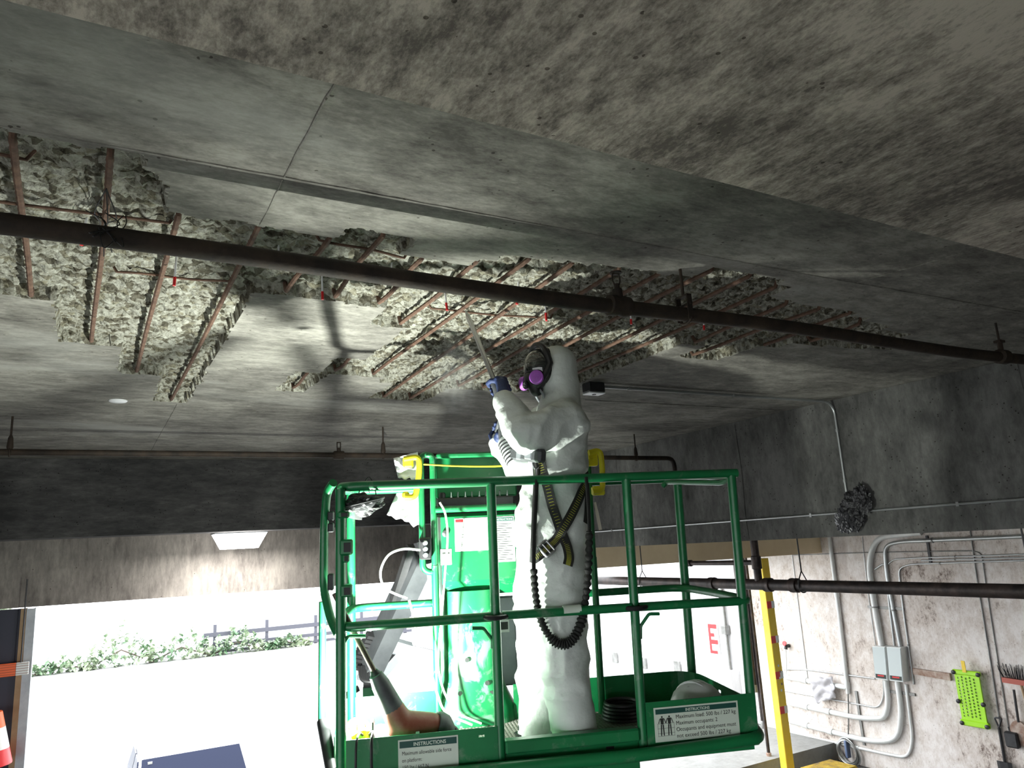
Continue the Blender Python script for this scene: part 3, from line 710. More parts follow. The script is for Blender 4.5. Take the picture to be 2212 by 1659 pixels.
# floor frame + expanded metal
for y in (.02, PD * .5, PD - .03): L(MB().box((0, y - .015, FL - .045), (PW, y + .015, FL - .008)), 'floor_joist', M_GREEN, lift, False)
m = MB(); st = .034; th = math.radians(32)
for sgn in (-1, 1):
    k = -40
    while k < 130:
        x0 = k * st; dx = PD / math.tan(th) * 1.0
        a = Vector((x0, 0, FL)); b = Vector((x0 + sgn * dx, PD, FL))
        # clip to the floor rectangle
        t0, t1 = 0.0, 1.0; d = b - a
        lo, hi = (0 - a.x) / d.x, (PW - a.x) / d.x
        if lo > hi: lo, hi = hi, lo
        t0 = max(t0, lo); t1 = min(t1, hi)
        if t1 - t0 > .02:
            p, q = a + d * t0, a + d * t1; n = Vector((-d.y, d.x, 0)).normalized() * .0032; h = Vector((0, 0, .004))
            m.add([p - n - h, p + n - h, q + n - h, q - n - h, p - n + h, p + n + h, q + n + h, q - n + h], [(0,1,2,3), (4,7,6,5), (0,4,5,1), (2,6,7,3), (1,5,6,2), (3,7,4,0)])
        k += 1
mesh_fl = L(m, 'expanded_metal_floor', pm('dusty_floor_mesh', (.16, .17, .14), .7, .3, (14, .3, .7), None, col2=(.28, .28, .24)), lift, False); mesh_fl['kind'] = 'stuff'

# ---- console and column at the rear
con = L(MB().loft([[Vector(q) for q in r] for r in (
        [(.49, .72, .53), (.87, .72, .53), (.87, .90, .53), (.49, .90, .53)], [(.483, .62, .615), (.88, .62, .615), (.88, .92, .615), (.483, .92, .615)],
        [(.483, .62, .944), (.88, .62, .944), (.88, .92, .944), (.483, .92, .944)], [(.49, .66, .96), (.873, .66, .96), (.873, .92, .96), (.49, .92, .96)])]), 'console_housing', M_GREEN, lift, False)
L(MB().bbox((.47, .64, .985), (.885, .78, 1.045), .008), 'switch_panel', M_BLKM, lift, False)
for i in range(9):
    x = .545 + i * .038; L(MB().lathe([(.006, 0), (.006, .006), (.0028, .008), (.0024, .026), (.004, .030)], (x, .66 + .02 * (i % 2), 1.045), (0, -.2, 1), 8), 'toggle_switch', M_STEEL)
L(MB().lathe([(.016, 0), (.018, .02), (.012, .03)], (.50, .68, 1.045), (0, 0, 1), 14), 'selector_knob', M_BLACK)
L(MB().tube([(.455, .61, .985), (.885, .61, .985)], .017, 10), 'console_rail')
L(MB().bbox((.476, .80, 1.045), (.93, .83, 1.285), .01), 'console_lid', M_GREEN, lift, False)
L(MB().bbox((.476, .72, 1.262), (.93, .84, 1.290), .01), 'lid_flange', M_GREEN, lift, False)
L(MB().lathe([(.017, 0), (.017, .012), (.008, .014)], (.505, .62, .86), (0, -1, 0), 14), 'bolt', M_STEEL)
# guard loops either side of the console
for x0, x1, zt in ((.385, .447, 1.275), (1.235, 1.30, 1.275)):
    ybk = .62
    L(MB().tube(fillet([(x0, ybk, .68), (x0, ybk, zt), (x1, ybk, zt), (x1, ybk, .66)], .03, 5, closed=True), .0165, 10, closed=True), 'guard_loop')
    L(MB().tube([(x1, ybk, .70), (x1, ybk, FL)], .019, 10), 'guard_post')
# column that carries the basket
cx, cyy = .64, .76
def oval(cx, cy, rx, ry, z, n=28, pw=.75):
    return [Vector((cx + rx * math.copysign(abs(math.cos(a))**pw, math.cos(a)), cy + ry * math.copysign(abs(math.sin(a))**pw, math.sin(a)), z)) for a in (2 * math.pi * k / n for k in range(n))]
L(MB().loft([oval(cx, cyy, .150, .13, .56), oval(cx, cyy, .152, .13, .3), oval(cx, cyy, .155, .135, .12), oval(cx, cyy, .18, .15, .05), oval(cx, cyy - .02, .215, .155, -.02), oval(cx, cyy - .02, .22, .16, FL)]), 'mast_column', M_GREENW)
L(MB().bbox((.805, .83, .03), (.90, .86, .50), .01), 'side_plate', M_GREYST, lift, False)
L(MB().bbox((.805, .826, .31), (.86, .829, .41), .001), 'warning_decal', M_DECAL, lift, False)
for x, z in ((.60, .22), (.70, .10), (.72, .05), (.56, .06)): L(MB().lathe([(.012, 0), (.012, .008)], (x, cyy - .135, z), (0, -1, 0), 10), 'bolt', M_STEEL)
# boom that carries the basket down to its chassis
boom = L(MB().loft([[Vector((cx - .12, .72, FL)), Vector((cx + .12, .72, FL)), Vector((cx + .12, .95, FL)), Vector((cx - .12, .95, FL))],
               [Vector((cx - .12, .9, -.4)), Vector((cx + .12, .9, -.4)), Vector((cx + .12, 1.2, -.35)), Vector((cx - .12, 1.2, -.35))],
               [Vector((cx - .14, 1.6, -3.72)), Vector((cx + .14, 1.6, -3.72)), Vector((cx + .14, 1.95, -3.72)), Vector((cx - .14, 1.95, -3.72))]]), 'main_boom', M_GREYST, lift, False)
# jib linkage behind the left rear corner
def beamp(p, q, w, h, name, mat, parent=lift):
    p = Vector(p); q = Vector(q); d = (q - p).normalized(); s = Vector((1, .25, 0)); s = (s - d * s.dot(d)).normalized(); n = d.cross(s); m = MB(); r = []
    for c in (p, q): r.append([c + s*w/2 + n*h/2, c - s*w/2 + n*h/2, c - s*w/2 - n*h/2, c + s*w/2 - n*h/2])
    m.loft(r); return L(m, name, mat, parent, False)
j = beamp(loc(915, 1195, 1, 1.05), loc(800, 1440, 1, 1.35), .10, .17, 'jib_arm', M_DKST)
beamp(loc(888, 1180, 1, 1.02), loc(850, 1300, 1, 1.15), .04, .05, 'jib_link', M_BLKM)
beamp(loc(925, 1215, 1, 1.0), loc(965, 1420, 1, 1.1), .035, .05, 'jib_link', M_GREYST)
beamp(loc(905, 1170, 1, .98), loc(922, 1215, 1, .98), .05, .06, 'jib_pivot', M_BLKM)
beamp(loc(868, 1385, 1, 1.25), loc(795, 1470, 1, 1.4), .16, .03, 'jib_plate', M_GREYST)
beamp(loc(845, 1405, 1, 1.28), loc(805, 1450, 1, 1.38), .05, .05, 'jib_cylinder', M_STEEL)
pA, pB = loc(812, 1375, 1, 1.3), loc(772, 1440, 1, 1.4)
for k in range(9):
    p = pA.lerp(pB, k / 8); d = (pB - pA).normalized()
    beamp(p - d * .010, p + d * .010, .12, .045, 'cable_chain_link', M_BLKM)
for k in range(5):
    o_ = k * 6; L(MB().tube(smoothpath([loc(775 + o_, 1440, 1, 1.3), loc(780 + o_ * .6, 1466, 1, 1.22), loc(794 + o_ * .3, 1474, 1, 1.2), loc(806 + o_ * .4, 1462, 1, 1.25)]), .008, 6), 'hydraulic_hose', M_BLACK)
beamp(loc(785, 1480, 1, 1.4), loc(815, 1478, 1, 1.4), .05, .05, 'jib_foot', M_BLKM)
beamp(loc(784, 1497, 1, 1.38), loc(820, 1494, 1, 1.38), .05, .06, 'jib_foot', M_GREEN)
beamp(loc(742, 1506, 1, 1.3), loc(775, 1486, 1, 1.3), .02, .03, 'jib_brace', M_DKST)

# ---- decals
def text_mesh(s, size, mat, parent, M, name='lettering', align='LEFT', fit=None, bold=0.0):
    cu = bpy.data.curves.new('t', 'FONT'); cu.body = s; cu.size = size; cu.align_x = align; cu.extrude = .0004; cu.offset = bold; cu.resolution_u = 3
    to = bpy.data.objects.new('t', cu); COL.objects.link(to); dg = bpy.context.evaluated_depsgraph_get(); me = bpy.data.meshes.new_from_object(to.evaluated_get(dg))
    bpy.data.objects.remove(to, do_unlink=True)
    if fit:
        xs = [v.co.x for v in me.vertices]; w_ = max(xs) - min(xs)
        for v in me.vertices: v.co.x *= fit / w_
    me.transform(M); return link(name, me, mat, parent)
RX90 = Matrix.Rotation(math.pi / 2, 4, 'X')
def face_M(x, y, z): return Matrix.Translation((x, y, z)) @ RX90        # text standing in the xz plane, read from -y
YF = -.0235
def decal_plate(x0, x1, z0, z1, y, parent, mat=M_LABEL, name='instruction_decal', t=.0012):
    return MB().box((x0, y - t, z0), (x1, y, z1)).build(name, mat, parent)
d1 = decal_plate(1.352, 1.752, -.066, .078, YF, lift); d1['label'] = 'pale green load instruction decal with two figures'
MB().box((1.360, YF - .0018, .050), (1.744, YF - .0011, .071)).build('heading_band', M_DGREEN, d1)
text_mesh('INSTRUCTIONS', .017, M_LABEL, d1, face_M(1.50, YF - .002, .0545), fit=.115, bold=.0004)
for i, t in enumerate(('Maximum load: 500 lbs / 227 kg', 'Maximum occupants: 2', 'Occupants and equipment must', 'not exceed 500 lbs / 227 kg')):
    text_mesh(t, .0235, M_INK, d1, face_M(1.452, YF - .0016, .026 - i * .0265), fit=(.285, .195, .283, .255)[i])
m = MB()
for fx in (1.388, 1.422):
    y = YF - .0014
    def bx(a, b, c, d): m.box((a, y - .0006, c), (b, y, d))
    m.lathe([(.0042, 0), (.0042, .0007)], (fx, y, .038), (0, -1, 0), 10)
    m.prism([(-.009, 0), (.009, 0), (.006, -.026), (-.006, -.026)], .0006, face_M(fx, y, .033))
    for s in (-1, 1):
        m.prism([(s*.008, 0), (s*.012, -.002), (s*.018, -.020), (s*.015, -.021)], .0006, face_M(fx, y, .032))
        m.prism([(s*.001, 0), (s*.007, 0), (s*.009, -.046), (s*.004, -.046)], .0006, face_M(fx, y, .006))
for z in (.010, -.010, -.030, -.042): m.box((1.366, YF - .0013, z - .0006), (1.445, YF - .0011, z + .0006))
for x in (1.368, 1.443): m.box((x - .0006, YF - .0013, -.042), (x + .0006, YF - .0011, .010))
m.build('figure_pictogram', M_INK, d1)
d2 = decal_plate(.232, .482, -.24, .044, YF, lift); d2['label'] = 'pale green side force instruction decal'
MB().box((.238, YF - .0018, .012), (.476, YF - .0011, .038)).build('heading_band', M_DGREEN, d2)
text_mesh('INSTRUCTIONS', .02, M_LABEL, d2, face_M(.295, YF - .002, .0175), fit=.135, bold=.0004)
for i, (t, w_) in enumerate((('Maximum allowable side force', .205), ('on platform:', .082), ('150 lbs / 667 N', .105), ('Maximum allowable wind speed:', .222), ('28 mph / 12.5 m/sec.', .15))):
    text_mesh(t, .021, M_INK, d2, face_M(.247, YF - .0016, -.016 - i * .0275), fit=w_)
# decals on the console
YC = .6185
d3 = decal_plate(.555, .735, .765, .935, YC, lift, M_DECAL, 'console_decal')
MB().box((.560, YC - .0018, .915), (.60, YC - .0011, .930)).build('red_heading', M_RED, d3)
m = MB()
for r in range(3):
    for c in range(3):
        x = .563 + c * .058; z = .895 - r * .045
        for k in range(3): m.box((x, YC - .0016, z - k * .007), (x + .028 + .012 * ((r + c + k) % 2), YC - .0011, z - k * .007 + .0025))
m.box((.612, YC - .0016, .835), (.634, YC - .0011, .855)); m.build('printed_lines', pm('grey_print', (.28, .30, .28), .6), d3)['kind'] = 'stuff'
d4 = decal_plate(.765, .872, .70, .935, YC, lift, M_DECAL, 'console_decal')
MB().box((.768, YC - .0018, .912), (.869, YC - .0011, .931)).build('heading_band', M_DGREEN, d4)
text_mesh('INSTRUCTIONS', .014, M_LABEL, d4, face_M(.774, YC - .002, .9165), fit=.09)
m = MB()
for k in range(17): m.box((.772, YC - .0016, .895 - k * .0115), (.772 + (.085, .07, .09, .06)[k % 4], YC - .0011, .8985 - k * .0115))
m.build('printed_lines', M_INK, d4)['kind'] = 'stuff'
d5 = decal_plate(.478, .535, .70, .78, YC, lift, M_DECAL, 'console_decal')
MB().box((.487, YC - .0016, .755), (.525, YC - .0011, .765)).build('printed_lines', M_INK, d5)
MB().box((.812, .8235, .325), (.853, .8255, .365)).build('warning_mark', M_INK, lift)

# ---- yellow alarm brackets and the cable between them
def bracket(pts, y, name='alarm_bracket'):
    a = L(MB().tube(fillet([loc(px, py, 1, y) for px, py in pts], .035, 5), .0155, 12), name, M_YEL)
    return a
b1 = bracket([(872, 992), (906, 986), (905, 1030), (897, 1075), (874, 1074)], .585)
c = loc(885, 1012, 1, .60); L(MB().bbox((c.x - .035, .60, c.z + .005), (c.x + .02, .63, c.z + .06), .01), 'bracket_plate', M_YEL, b1, False)
c = loc(880, 1062, 1, .60); L(MB().bbox((c.x - .028, .59, c.z - .035), (c.x + .01, .62, c.z + .0), .01), 'bracket_plate', M_YEL, b1, False)
b2 = bracket([(1272, 978), (1297, 972), (1301, 1010), (1302, 1058), (1280, 1062)], .52)
c = loc(1280, 995, 1, .55); L(MB().bbox((c.x - .03, .54, c.z - .03), (c.x + .03, .58, c.z + .05), .008), 'bracket_plate', M_YEL, b2, False)
c = loc(1292, 1060, 1, .55); L(MB().bbox((c.x - .035, .53, c.z - .025), (c.x + .035, .57, c.z + .025), .008), 'bracket_plate', M_YEL, b2, False)
L(MB().tube(smoothpath([loc(915, 1003, 1, .58), loc(1000, 1007, 1, .56), loc(1100, 1006, 1, .54), loc(1280, 992, 1, .53)]), .0045, 8), 'alarm_cable', M_YEL)
# connector block and cords on the left guard loop
c = loc(918, 1185, 1, .60); blk = L(MB().bbox((c.x - .028, .57, c.z - .055), (c.x + .032, .63, c.z + .055), .006), 'connector_block', M_BLKM, lift, False)
for dz in (-.03, 0, .03): L(MB().lathe([(.012, 0), (.014, .012), (.010, .03)], (c.x, .57, c.z + dz), (0, -1, 0), 10), 'plug_socket', M_GREYST, blk)
L(MB().tube(smoothpath([loc(*p, 1, .54) for p in ((908, 1188), (870, 1186), (838, 1200), (822, 1235), (830, 1268), (855, 1283), (880, 1292))]), .006, 8), 'power_cord', M_CORD)
L(MB().tube(smoothpath([loc(*p, 1, .52) for p in ((950, 1085), (962, 1110), (967, 1160), (962, 1230), (955, 1320), (948, 1400), (948, 1450), (962, 1500), (990, 1540), (1040, 1563))]), .0055, 8), 'power_cord', M_CORD)
L(MB().tube(smoothpath([loc(*p, 1, .50) for p in ((884, 1296), (895, 1340), (905, 1400), (930, 1450), (945, 1500), (965, 1540), (1020, 1566))]), .006, 8), 'power_cord', M_CORD)

# ================================================================== THINGS IN THE BASKET
FLM = LIFT_M
# hard hat
hat = empty('hard_hat', label='white hard hat lying upside in the basket behind the load decal', cat='hard hat', M=FLM @ Matrix.Translation((1.655, .17, FL + .035)) @ Matrix.Rotation(.5, 4, 'Z') @ Matrix.Rotation(-.25, 4, 'X'))
hat['label'] = 'white hard hat resting on the basket floor behind the load decal'
prof = [(.148, .03), (.147, .05), (.140, .085), (.125, .125), (.098, .16), (.060, .182), (.02, .190)]
m = MB(); m.lathe(prof, (0, 0, 0), (0, 0, 1), 36)
m.v = [(x * .84, y, z) for x, y, z in m.v]
L(m, 'shell', pm('white_helmet_shell', (.72, .75, .72), .35, 0, (16, .62, .75), None, col2=(.20, .20, .19)), hat)
m = MB(); r0 = []; n = 40
for k in range(n):
    a = 2*math.pi*k/n; ext = .02 + .045 * max(0, math.sin(a))**2
    r0.append((a, ext))
ri = [Vector((.122*math.cos(a), .146*math.sin(a), .032)) for a, e in r0]; ro = [Vector(((.122 + e)*math.cos(a), (.146 + e)*math.sin(a), .022)) for a, e in r0]
rl = [q - Vector((0, 0, .004)) for q in ro]; r4 = [q - Vector((0, 0, .004)) for q in ri]
m.loft([ri, ro, rl, r4], caps=False); L(m, 'brim', M_WHITEP, hat)
m = MB()
for s in (-.022, 0, .022): m.tube([(s, .139 * math.cos(t), .035 + .157 * math.sin(t)) for t in np.linspace(.35, 2.7, 14)], .006, 6)
L(m, 'crown_ridge', M_WHITEP, hat)
m = MB().cyl((-.118, -.03, .075), (-.121, -.031, .075), .022, n=18); L(m, 'round_sticker', M_INK, hat)
# coiled hose and roll on the basket floor
coil = empty('hose_coil', label='black coiled hose on the basket floor at the rear toe board', cat='hose', M=FLM @ Matrix.Translation((1.36, .46, FL + .012)))
for k in range(5): L(MB().tube([((.10 - .004*k) * math.cos(a), (.10 - .004*k) * math.sin(a), .012 + k * .016) for a in np.linspace(0, 2*math.pi, 25)[:-1]], .009, 7, closed=True), 'hose_turn', M_BLACK, coil)
roll = empty('tape_roll', label='small white roll lying in front of the black hose coil', cat='tape roll', M=FLM @ Matrix.Translation((1.43, .32, FL + .04)) @ Matrix.Rotation(1.2, 4, 'Z') @ Matrix.Rotation(math.pi/2, 4, 'X'))
L(MB().lathe([(.018, -.03), (.034, -.03), (.034, .03), (.018, .03), (.018, -.03)], (0, 0, 0), (0, 0, 1), 20, False), 'tape_body', M_DECAL, roll)
L(MB().lathe([(.014, -.031), (.0175, -.031), (.0175, .031), (.014, .031), (.014, -.031)], (0, 0, 0), (0, 0, 1), 18, False), 'red_core', M_RED, roll)

# spare demolition hammer leaning in the left corner
dh = empty('demolition_hammer', label='dusty red demolition hammer with long chisel leaning in the left corner of the basket', cat='demolition hammer', M=FLM @ Matrix.Translation((.30, .16, FL)))
def dl(px, py, y): return loc(px, py, 1, y) - Vector((.30, .16, FL))
t0, t1, t2, t3 = dl(722, 1282, .035), dl(812, 1458, .055), dl(856, 1545, .075), dl(880, 1600, .08)
L(MB().tube([t0, t0.lerp(t1, .35), t1], [.0105, .0115, .0125], 10), 'chisel', pm('worn_chisel_steel', (.10, .075, .06), .5, .8), dh)
d = (t2 - t1).normalized()
L(MB().tube([t1 - d*.005, t1, t1 + d*.02, t1 + d*.045, t1.lerp(t2, .55), t2 - d*.01], [.020, .030, .034, .040, .044, .050], 18), 'barrel_sleeve', M_TOOLD, dh)
L(MB().tube([t1 - d*.02, t1 - d*.004], [.016, .024], 14), 'chuck', M_BLACK, dh)
e_ = (dl(960, 1578, .13) - t2)
body = MB(); body.capsule(t2 - d*.02, t2 + d*.06, .052, .062, 18); body.capsule(t2 + d*.05, t2 + e_ * .72, .064, .058, 18); body.capsule(t2 + d*.09 + Vector((.02, 0, -.02)), t2 + e_*.75 + Vector((0, 0, -.05)), .055, .05, 18)
def baked(m, name, mat, parent, voxel, smooth_it=8, disp=None, extra=None):
    o = m.build(name, mat, None); md = o.modifiers.new('r', 'REMESH'); md.mode = 'VOXEL'; md.voxel_size = voxel
    s = o.modifiers.new('s', 'SMOOTH'); s.factor = .5; s.iterations = smooth_it
    for (sc, st_) in (disp or []):
        tx = bpy.data.textures.new('cl', 'CLOUDS'); tx.noise_scale = sc; tx.noise_depth = 2
        dm = o.modifiers.new('d', 'DISPLACE'); dm.texture = tx; dm.strength = st_; dm.mid_level = .5; dm.texture_coords = 'LOCAL'
    dg = bpy.context.evaluated_depsgraph_get(); me = bpy.data.meshes.new_from_object(o.evaluated_get(dg)); bpy.data.objects.remove(o, do_unlink=True)
    if extra: extra(me)
    o = link(name, me, mat, parent); me.polygons.foreach_set('use_smooth', [True] * len(me.polygons)); return o
baked(body, 'motor_body', M_TOOLR, dh, .008, 5)
e2 = t2 + e_
L(MB().tube([t2 + e_*.78, t2 + e_*.86, e2, e2 + e_.normalized()*.03], [.066, .072, .066, .040], 18), 'rear_cover', M_TOOLD, dh)
L(MB().tube(fillet([e2 + Vector((0, 0, .03)), e2 + Vector((.06, 0, -.01)), e2 + Vector((.05, 0, -.09)), e2 + Vector((-.03, 0, -.09))], .03), .016, 10), 'rear_handle', M_TOOLD, dh)
c = t2 + e_ * .42 + Vector((0, -.062, -.035)); L(MB().bbox(c - Vector((.008, .004, .008)), c + Vector((.008, .004, .012)), .002), 'switch_tab', M_DECAL, dh, False)

# work light clamped on the front toe board
WL = Vector((.075, .12, .05))
wlt = empty('work_light', label='glowing work light with yellow cage clamped on the left toe board of the basket', cat='work light', M=FLM @ Matrix.Translation(WL))
L(MB().lathe([(.012, -.05), (.034, -.045), (.040, -.02), (.041, .005), (.030, .016)], (0, 0, 0), (-.2, .25, 1), 22), 'reflector_cup', M_YEL, wlt)
L(MB().ellipsoid((-.012, .0, .02), (.058, .040, .034)), 'lens', M_BULB, wlt)
L(MB().ellipsoid((.085, -.01, .006), (.040, .026, .024)), 'lens', M_BULB, wlt)
for k in range(4):
    a = k * math.pi / 4
    L(MB().tube([(math.cos(a) * .052 * math.cos(t) - .012, math.sin(a) * .048 * math.cos(t), .02 + .042 * math.sin(t)) for t in np.linspace(0, math.pi, 9)], .0022, 6), 'cage_wire', M_YEL, wlt)
L(MB().bbox((.044, -.03, -.035), (.062, .02, .05), .006), 'clamp', M_TOOLD, wlt, False)
L(MB().tube(smoothpath([(.04, -.04, -.0), (.055, -.14, .035), (.05, -.236, .02), (.05, -.245, -.12), (.06, -.245, -.32)]), .006, 8), 'light_cord', M_BLACK, wlt)
L(MB().tube(smoothpath([(.01, -.04, -.0), (.0, -.14, .033), (-.01, -.236, .02), (-.015, -.245, -.12), (-.03, -.245, -.30)]), .005, 8), 'light_cord', M_BLACK, wlt)
ld = bpy.data.lights.new('work_light_flood', 'AREA'); ld.shape = 'DISK'; ld.size = .07; ld.energy = WORK_LIGHT_W; ld.color = (.95, 1.0, .93)
lo = bpy.data.objects.new('work_light_flood', ld); COL.objects.link(lo); lo.parent = wlt; lo.location = (0, 0, .080); lo.rotation_euler = (math.pi - .80, 0, 0)      # tipped towards the far side
ld = bpy.data.lights.new('work_light_glow', 'POINT'); ld.energy = WORK_LIGHT_W * .26; ld.color = (.95, 1.0, .93); ld.shadow_soft_size = .03
lo = bpy.data.objects.new('work_light_glow', ld); COL.objects.link(lo); lo.parent = wlt; lo.location = (0, .0, .095)

# hanging face shield with black head straps
vis = empty('hanging_face_shield', label='clear face shield with black straps hanging from the left top rail', cat='face shield', M=FLM @ Matrix.Translation(loc(783, 1095, 1, .05)))
bm = MB(); n = 26; rings = []
for i in range(9):
    t = math.pi * .5 * i / 8; rings.append([Vector((.095 * math.cos(t*.98) * math.cos(a), .075 * math.cos(t*.98) * math.sin(a), -.055 * math.sin(t) + .018 + .02 * math.cos(a))) for a in (2*math.pi*k/n for k in range(n))])
bm.loft(rings, caps=False); L(bm, 'clear_bowl', M_CLEAR, vis)
L(MB().tube([rings[0][k] for k in range(n)], .004, 6, closed=True), 'bowl_rim', M_BLACK, vis)
o = link('black_straps', crumple(.085, 4, (1.0, .75, .52), 4, .35, 4.0), M_BLACK, vis); o.location = (-.005, 0, .012)
L(MB().tube(smoothpath([(-.02, 0, .03), (-.01, 0, .08), (.01, 0, .11), (.03, -.01, .13), (.05, 0, .10), (.06, 0, .05)]), .0025, 6), 'hanging_wire', M_BLACK, vis)
L(MB().tube(smoothpath([(.0, 0, .05), (.02, -.02, .10), (.03, 0, .06)]), .002, 6), 'hanging_wire', M_CORD, vis)

# torn plastic sheet behind the left bracket
sh = empty('plastic_sheet', label='torn white plastic sheet hanging behind the left yellow bracket', cat='plastic sheet', M=FLM)
def patch(corners, y, name, nx=16, ny=16, amp=.02, ragged=.03):
    C4 = [loc(px, py, 1, y) for px, py in corners]; m = MB(); vs = []
    for j_ in range(ny + 1):
        for i in range(nx + 1):
            u, v = i / nx, j_ / ny; p = (C4[0]*(1-u) + C4[1]*u)*(1-v) + (C4[3]*(1-u) + C4[2]*u)*v
            q = noise.noise(Vector((u*3.1 + y*7, v*3.3, name.__len__()))); p = p + Vector((0, 1, 0)) * amp * q * 2
            if v > .9: p = p + Vector((0, 0, 1)) * ragged * noise.noise(Vector((u*6, 3, 1)))
            vs.append(p)
    fs = [(j_*(nx+1)+i, j_*(nx+1)+i+1, (j_+1)*(nx+1)+i+1, (j_+1)*(nx+1)+i) for j_ in range(ny) for i in range(nx)]
    m.add(vs, fs); o = m.build(name, M_SHEET, sh, True); md = o.modifiers.new('t', 'SOLIDIFY'); md.thickness = .0015; return o
patch([(850, 990), (902, 976), (918, 1040), (860, 1032)], .70, 'sheet_fold')
patch([(868, 1040), (912, 1040), (912, 1140), (836, 1112)], .71, 'sheet_fold')

# ================================================================== THE WORKER
PN = Vector((math.sin(math.radians(31)), math.cos(math.radians(31)), 0))       # away from the camera
PR = Vector((PN.y, -PN.x, 0))                                                    # picture right
PU = Vector((0, 0, 1))
P0 = lw(.95, .255, FL)
PXM = FPX / (Vector((P0.x, P0.y, 4.4)) - CAM).dot(FWD)                          # pixels per metre at the worker
def wp_(px, py, o=0.0): return onP(px, py, P0 - PN * o, PN)
def r_(p): return p / PXM
worker = empty('person', P0, 'person in white hooded coverall and full-face respirator chiselling the ceiling from the basket', 'person')
WB = tuple(P0)
b = MB()
def cap(a, c, ra, rb): b.capsule(wp_(*a), wp_(*c), r_(ra), r_(rb), 18, 6)
# hood and neck
cap((1203, 792, .0), (1212, 838, .0), 46, 41); cap((1188, 815, .0), (1198, 800, 0), 36, 42); cap((1212, 845, 0), (1208, 900, 0), 40, 52)
# shoulders, chest
for o in (-.11, .11): cap((1207, 925, o), (1204, 1010, o * .9), 55, 58)
cap((1215, 905, -.15), (1222, 905, .15), 40, 42)
# baggy waist and seat
for o in (-.08, .08): cap((1198, 1010, o), (1189, 1140, o), 62, 78)
for o in (-.09, .09): cap((1188, 1130, o), (1186, 1195, o), 77, 64)
# legs
cap((1205, 1200, .10), (1208, 1380, .11), 58, 51); cap((1208, 1380, .11), (1234, 1545, .10), 51, 47); cap((1234, 1530, .10), (1240, 1590, .10), 46, 47)
cap((1172, 1200, -.10), (1162, 1385, -.10), 56, 48); cap((1162, 1385, -.10), (1164, 1545, -.10), 48, 44); cap((1164, 1535, -.10), (1166, 1600, -.10), 44, 46)
# left arm (nearer the camera): down to the elbow, then up to the hand
cap((1226, 912, .20), (1140, 938, .29), 44, 38); cap((1140, 938, .29), (1090, 868, .22), 38, 25)
# right arm behind
cap((1180, 912, -.20), (1112, 1000, -.16), 42, 32); cap((1112, 1000, -.16), (1084, 958, -.06), 32, 22)
shift(b, WB)
def folds(me):
    # pulls and folds of thin non-woven fabric: sharp ridges across the limbs
    co = [v.co.copy() for v in me.vertices]; no = [v.normal.copy() for v in me.vertices]; out = []
    for c, n in zip(co, no):
        q = Vector((c.x * 3.0, c.y * 3.0, c.z * 5.2)); a = noise.noise(q + Vector((1.7, 0, 0)) + .9 * noise.noise_vector(q * .6))
        q2 = Vector((c.x * 8, c.y * 8, c.z * 11)); a2 = noise.noise(q2 + .9 * noise.noise_vector(q2 * .5))
        q3 = Vector((c.x * 16, c.y * 16, c.z * 9)); a3 = noise.noise(q3 + 1.2 * noise.noise_vector(q3 * .4))
        fade = min(1.0, max(.15, (c.z - .05) / .35)) * (1.0 if c.z < 1.52 else .35); n = n * fade
        out.extend(c + n * (.019 * (1 - abs(a) * 2.6) - .006 + .008 * (1 - abs(a2) * 2.4) + .0045 * (1 - abs(a3) * 2.2)))
    me.vertices.foreach_set('co', out); me.update()
suit = baked(b, 'coverall', M_SUIT, worker, .012, 7, None, folds)
suit['label'] = 'baggy white hooded coverall'
# boots
for (px, o) in ((1228, .10), (1160, -.10)):
    q = wp_(px, 1600, o); q.z = P0.z; fdir = (-PR * .95 - PN * .2).normalized(); m = MB()
    m.capsule(q + Vector((0, 0, .05)), q + fdir * .05 + Vector((0, 0, .042)), .046, .040, 14); m.box((-.07, -.042, .0), (.08, .042, .022), Matrix.Translation(q + fdir * .02) @ Matrix.Rotation(math.atan2(fdir.y, fdir.x), 4, 'Z'))
    shift(m, WB).build('boot', M_BLACK, worker, True)
BVH = BVHTree.FromPolygons([Vector(v.co) + P0 for v in suit.data.vertices], [p.vertices[:] for p in suit.data.polygons])
def onbody(px, py, lift_=.004):
    d = ray(px, py); h = BVH.ray_cast(CAM, d)
    if h[0] is None: return None
    n = h[1]; n = n if n.dot(d) < 0 else -n
    return h[0] + n * lift_, n

# ---- full-face respirator
FD = (-PR * .86 - PN * .44 + PU * .10).normalized()                 # where the face looks
FS = FD.cross(PU).normalized(); FUp = FS.cross(FD).normalized()
hc = wp_(1180, 806, .02)
FM = Matrix(((FS.x, FD.x, FUp.x), (FS.y, FD.y, FUp.y), (FS.z, FD.z, FUp.z)))
mask = empty('respirator', label='black full-face respirator with purple filters'); mask.parent = worker; mask.location = hc - P0
def fm(m, name, mat, par=mask, sm=True):
    m.v = [tuple(FM @ Vector(q)) for q in m.v]; return m.build(name, mat, par, sm)
m = MB(); m.ellipsoid((0, .005, .028), (.092, .118, .104), n=28, k=18); fm(m, 'visor', M_LENS)
m = MB(); m.tube([(.098 * math.sin(a), .030 + .036 * abs(math.cos(a)), .025 + .114 * math.cos(a)) for a in np.linspace(0, 2*math.pi, 33)[:-1]], .015, 8, closed=True); fm(m, 'face_seal', M_BLACK)
m = MB(); m.capsule((0, .075, -.045), (0, .055, -.095), .046, .036, 18); m.ellipsoid((0, .06, -.05), (.075, .05, .05)); fm(m, 'nose_cup', M_BLACK)
m = MB(); m.tube([(.070 * math.sin(a), .038 + .072 * math.cos(a), -.010) for a in np.linspace(-1.15, 1.15, 14)], .0055, 8); fm(m, 'visor_band', M_BLKM)
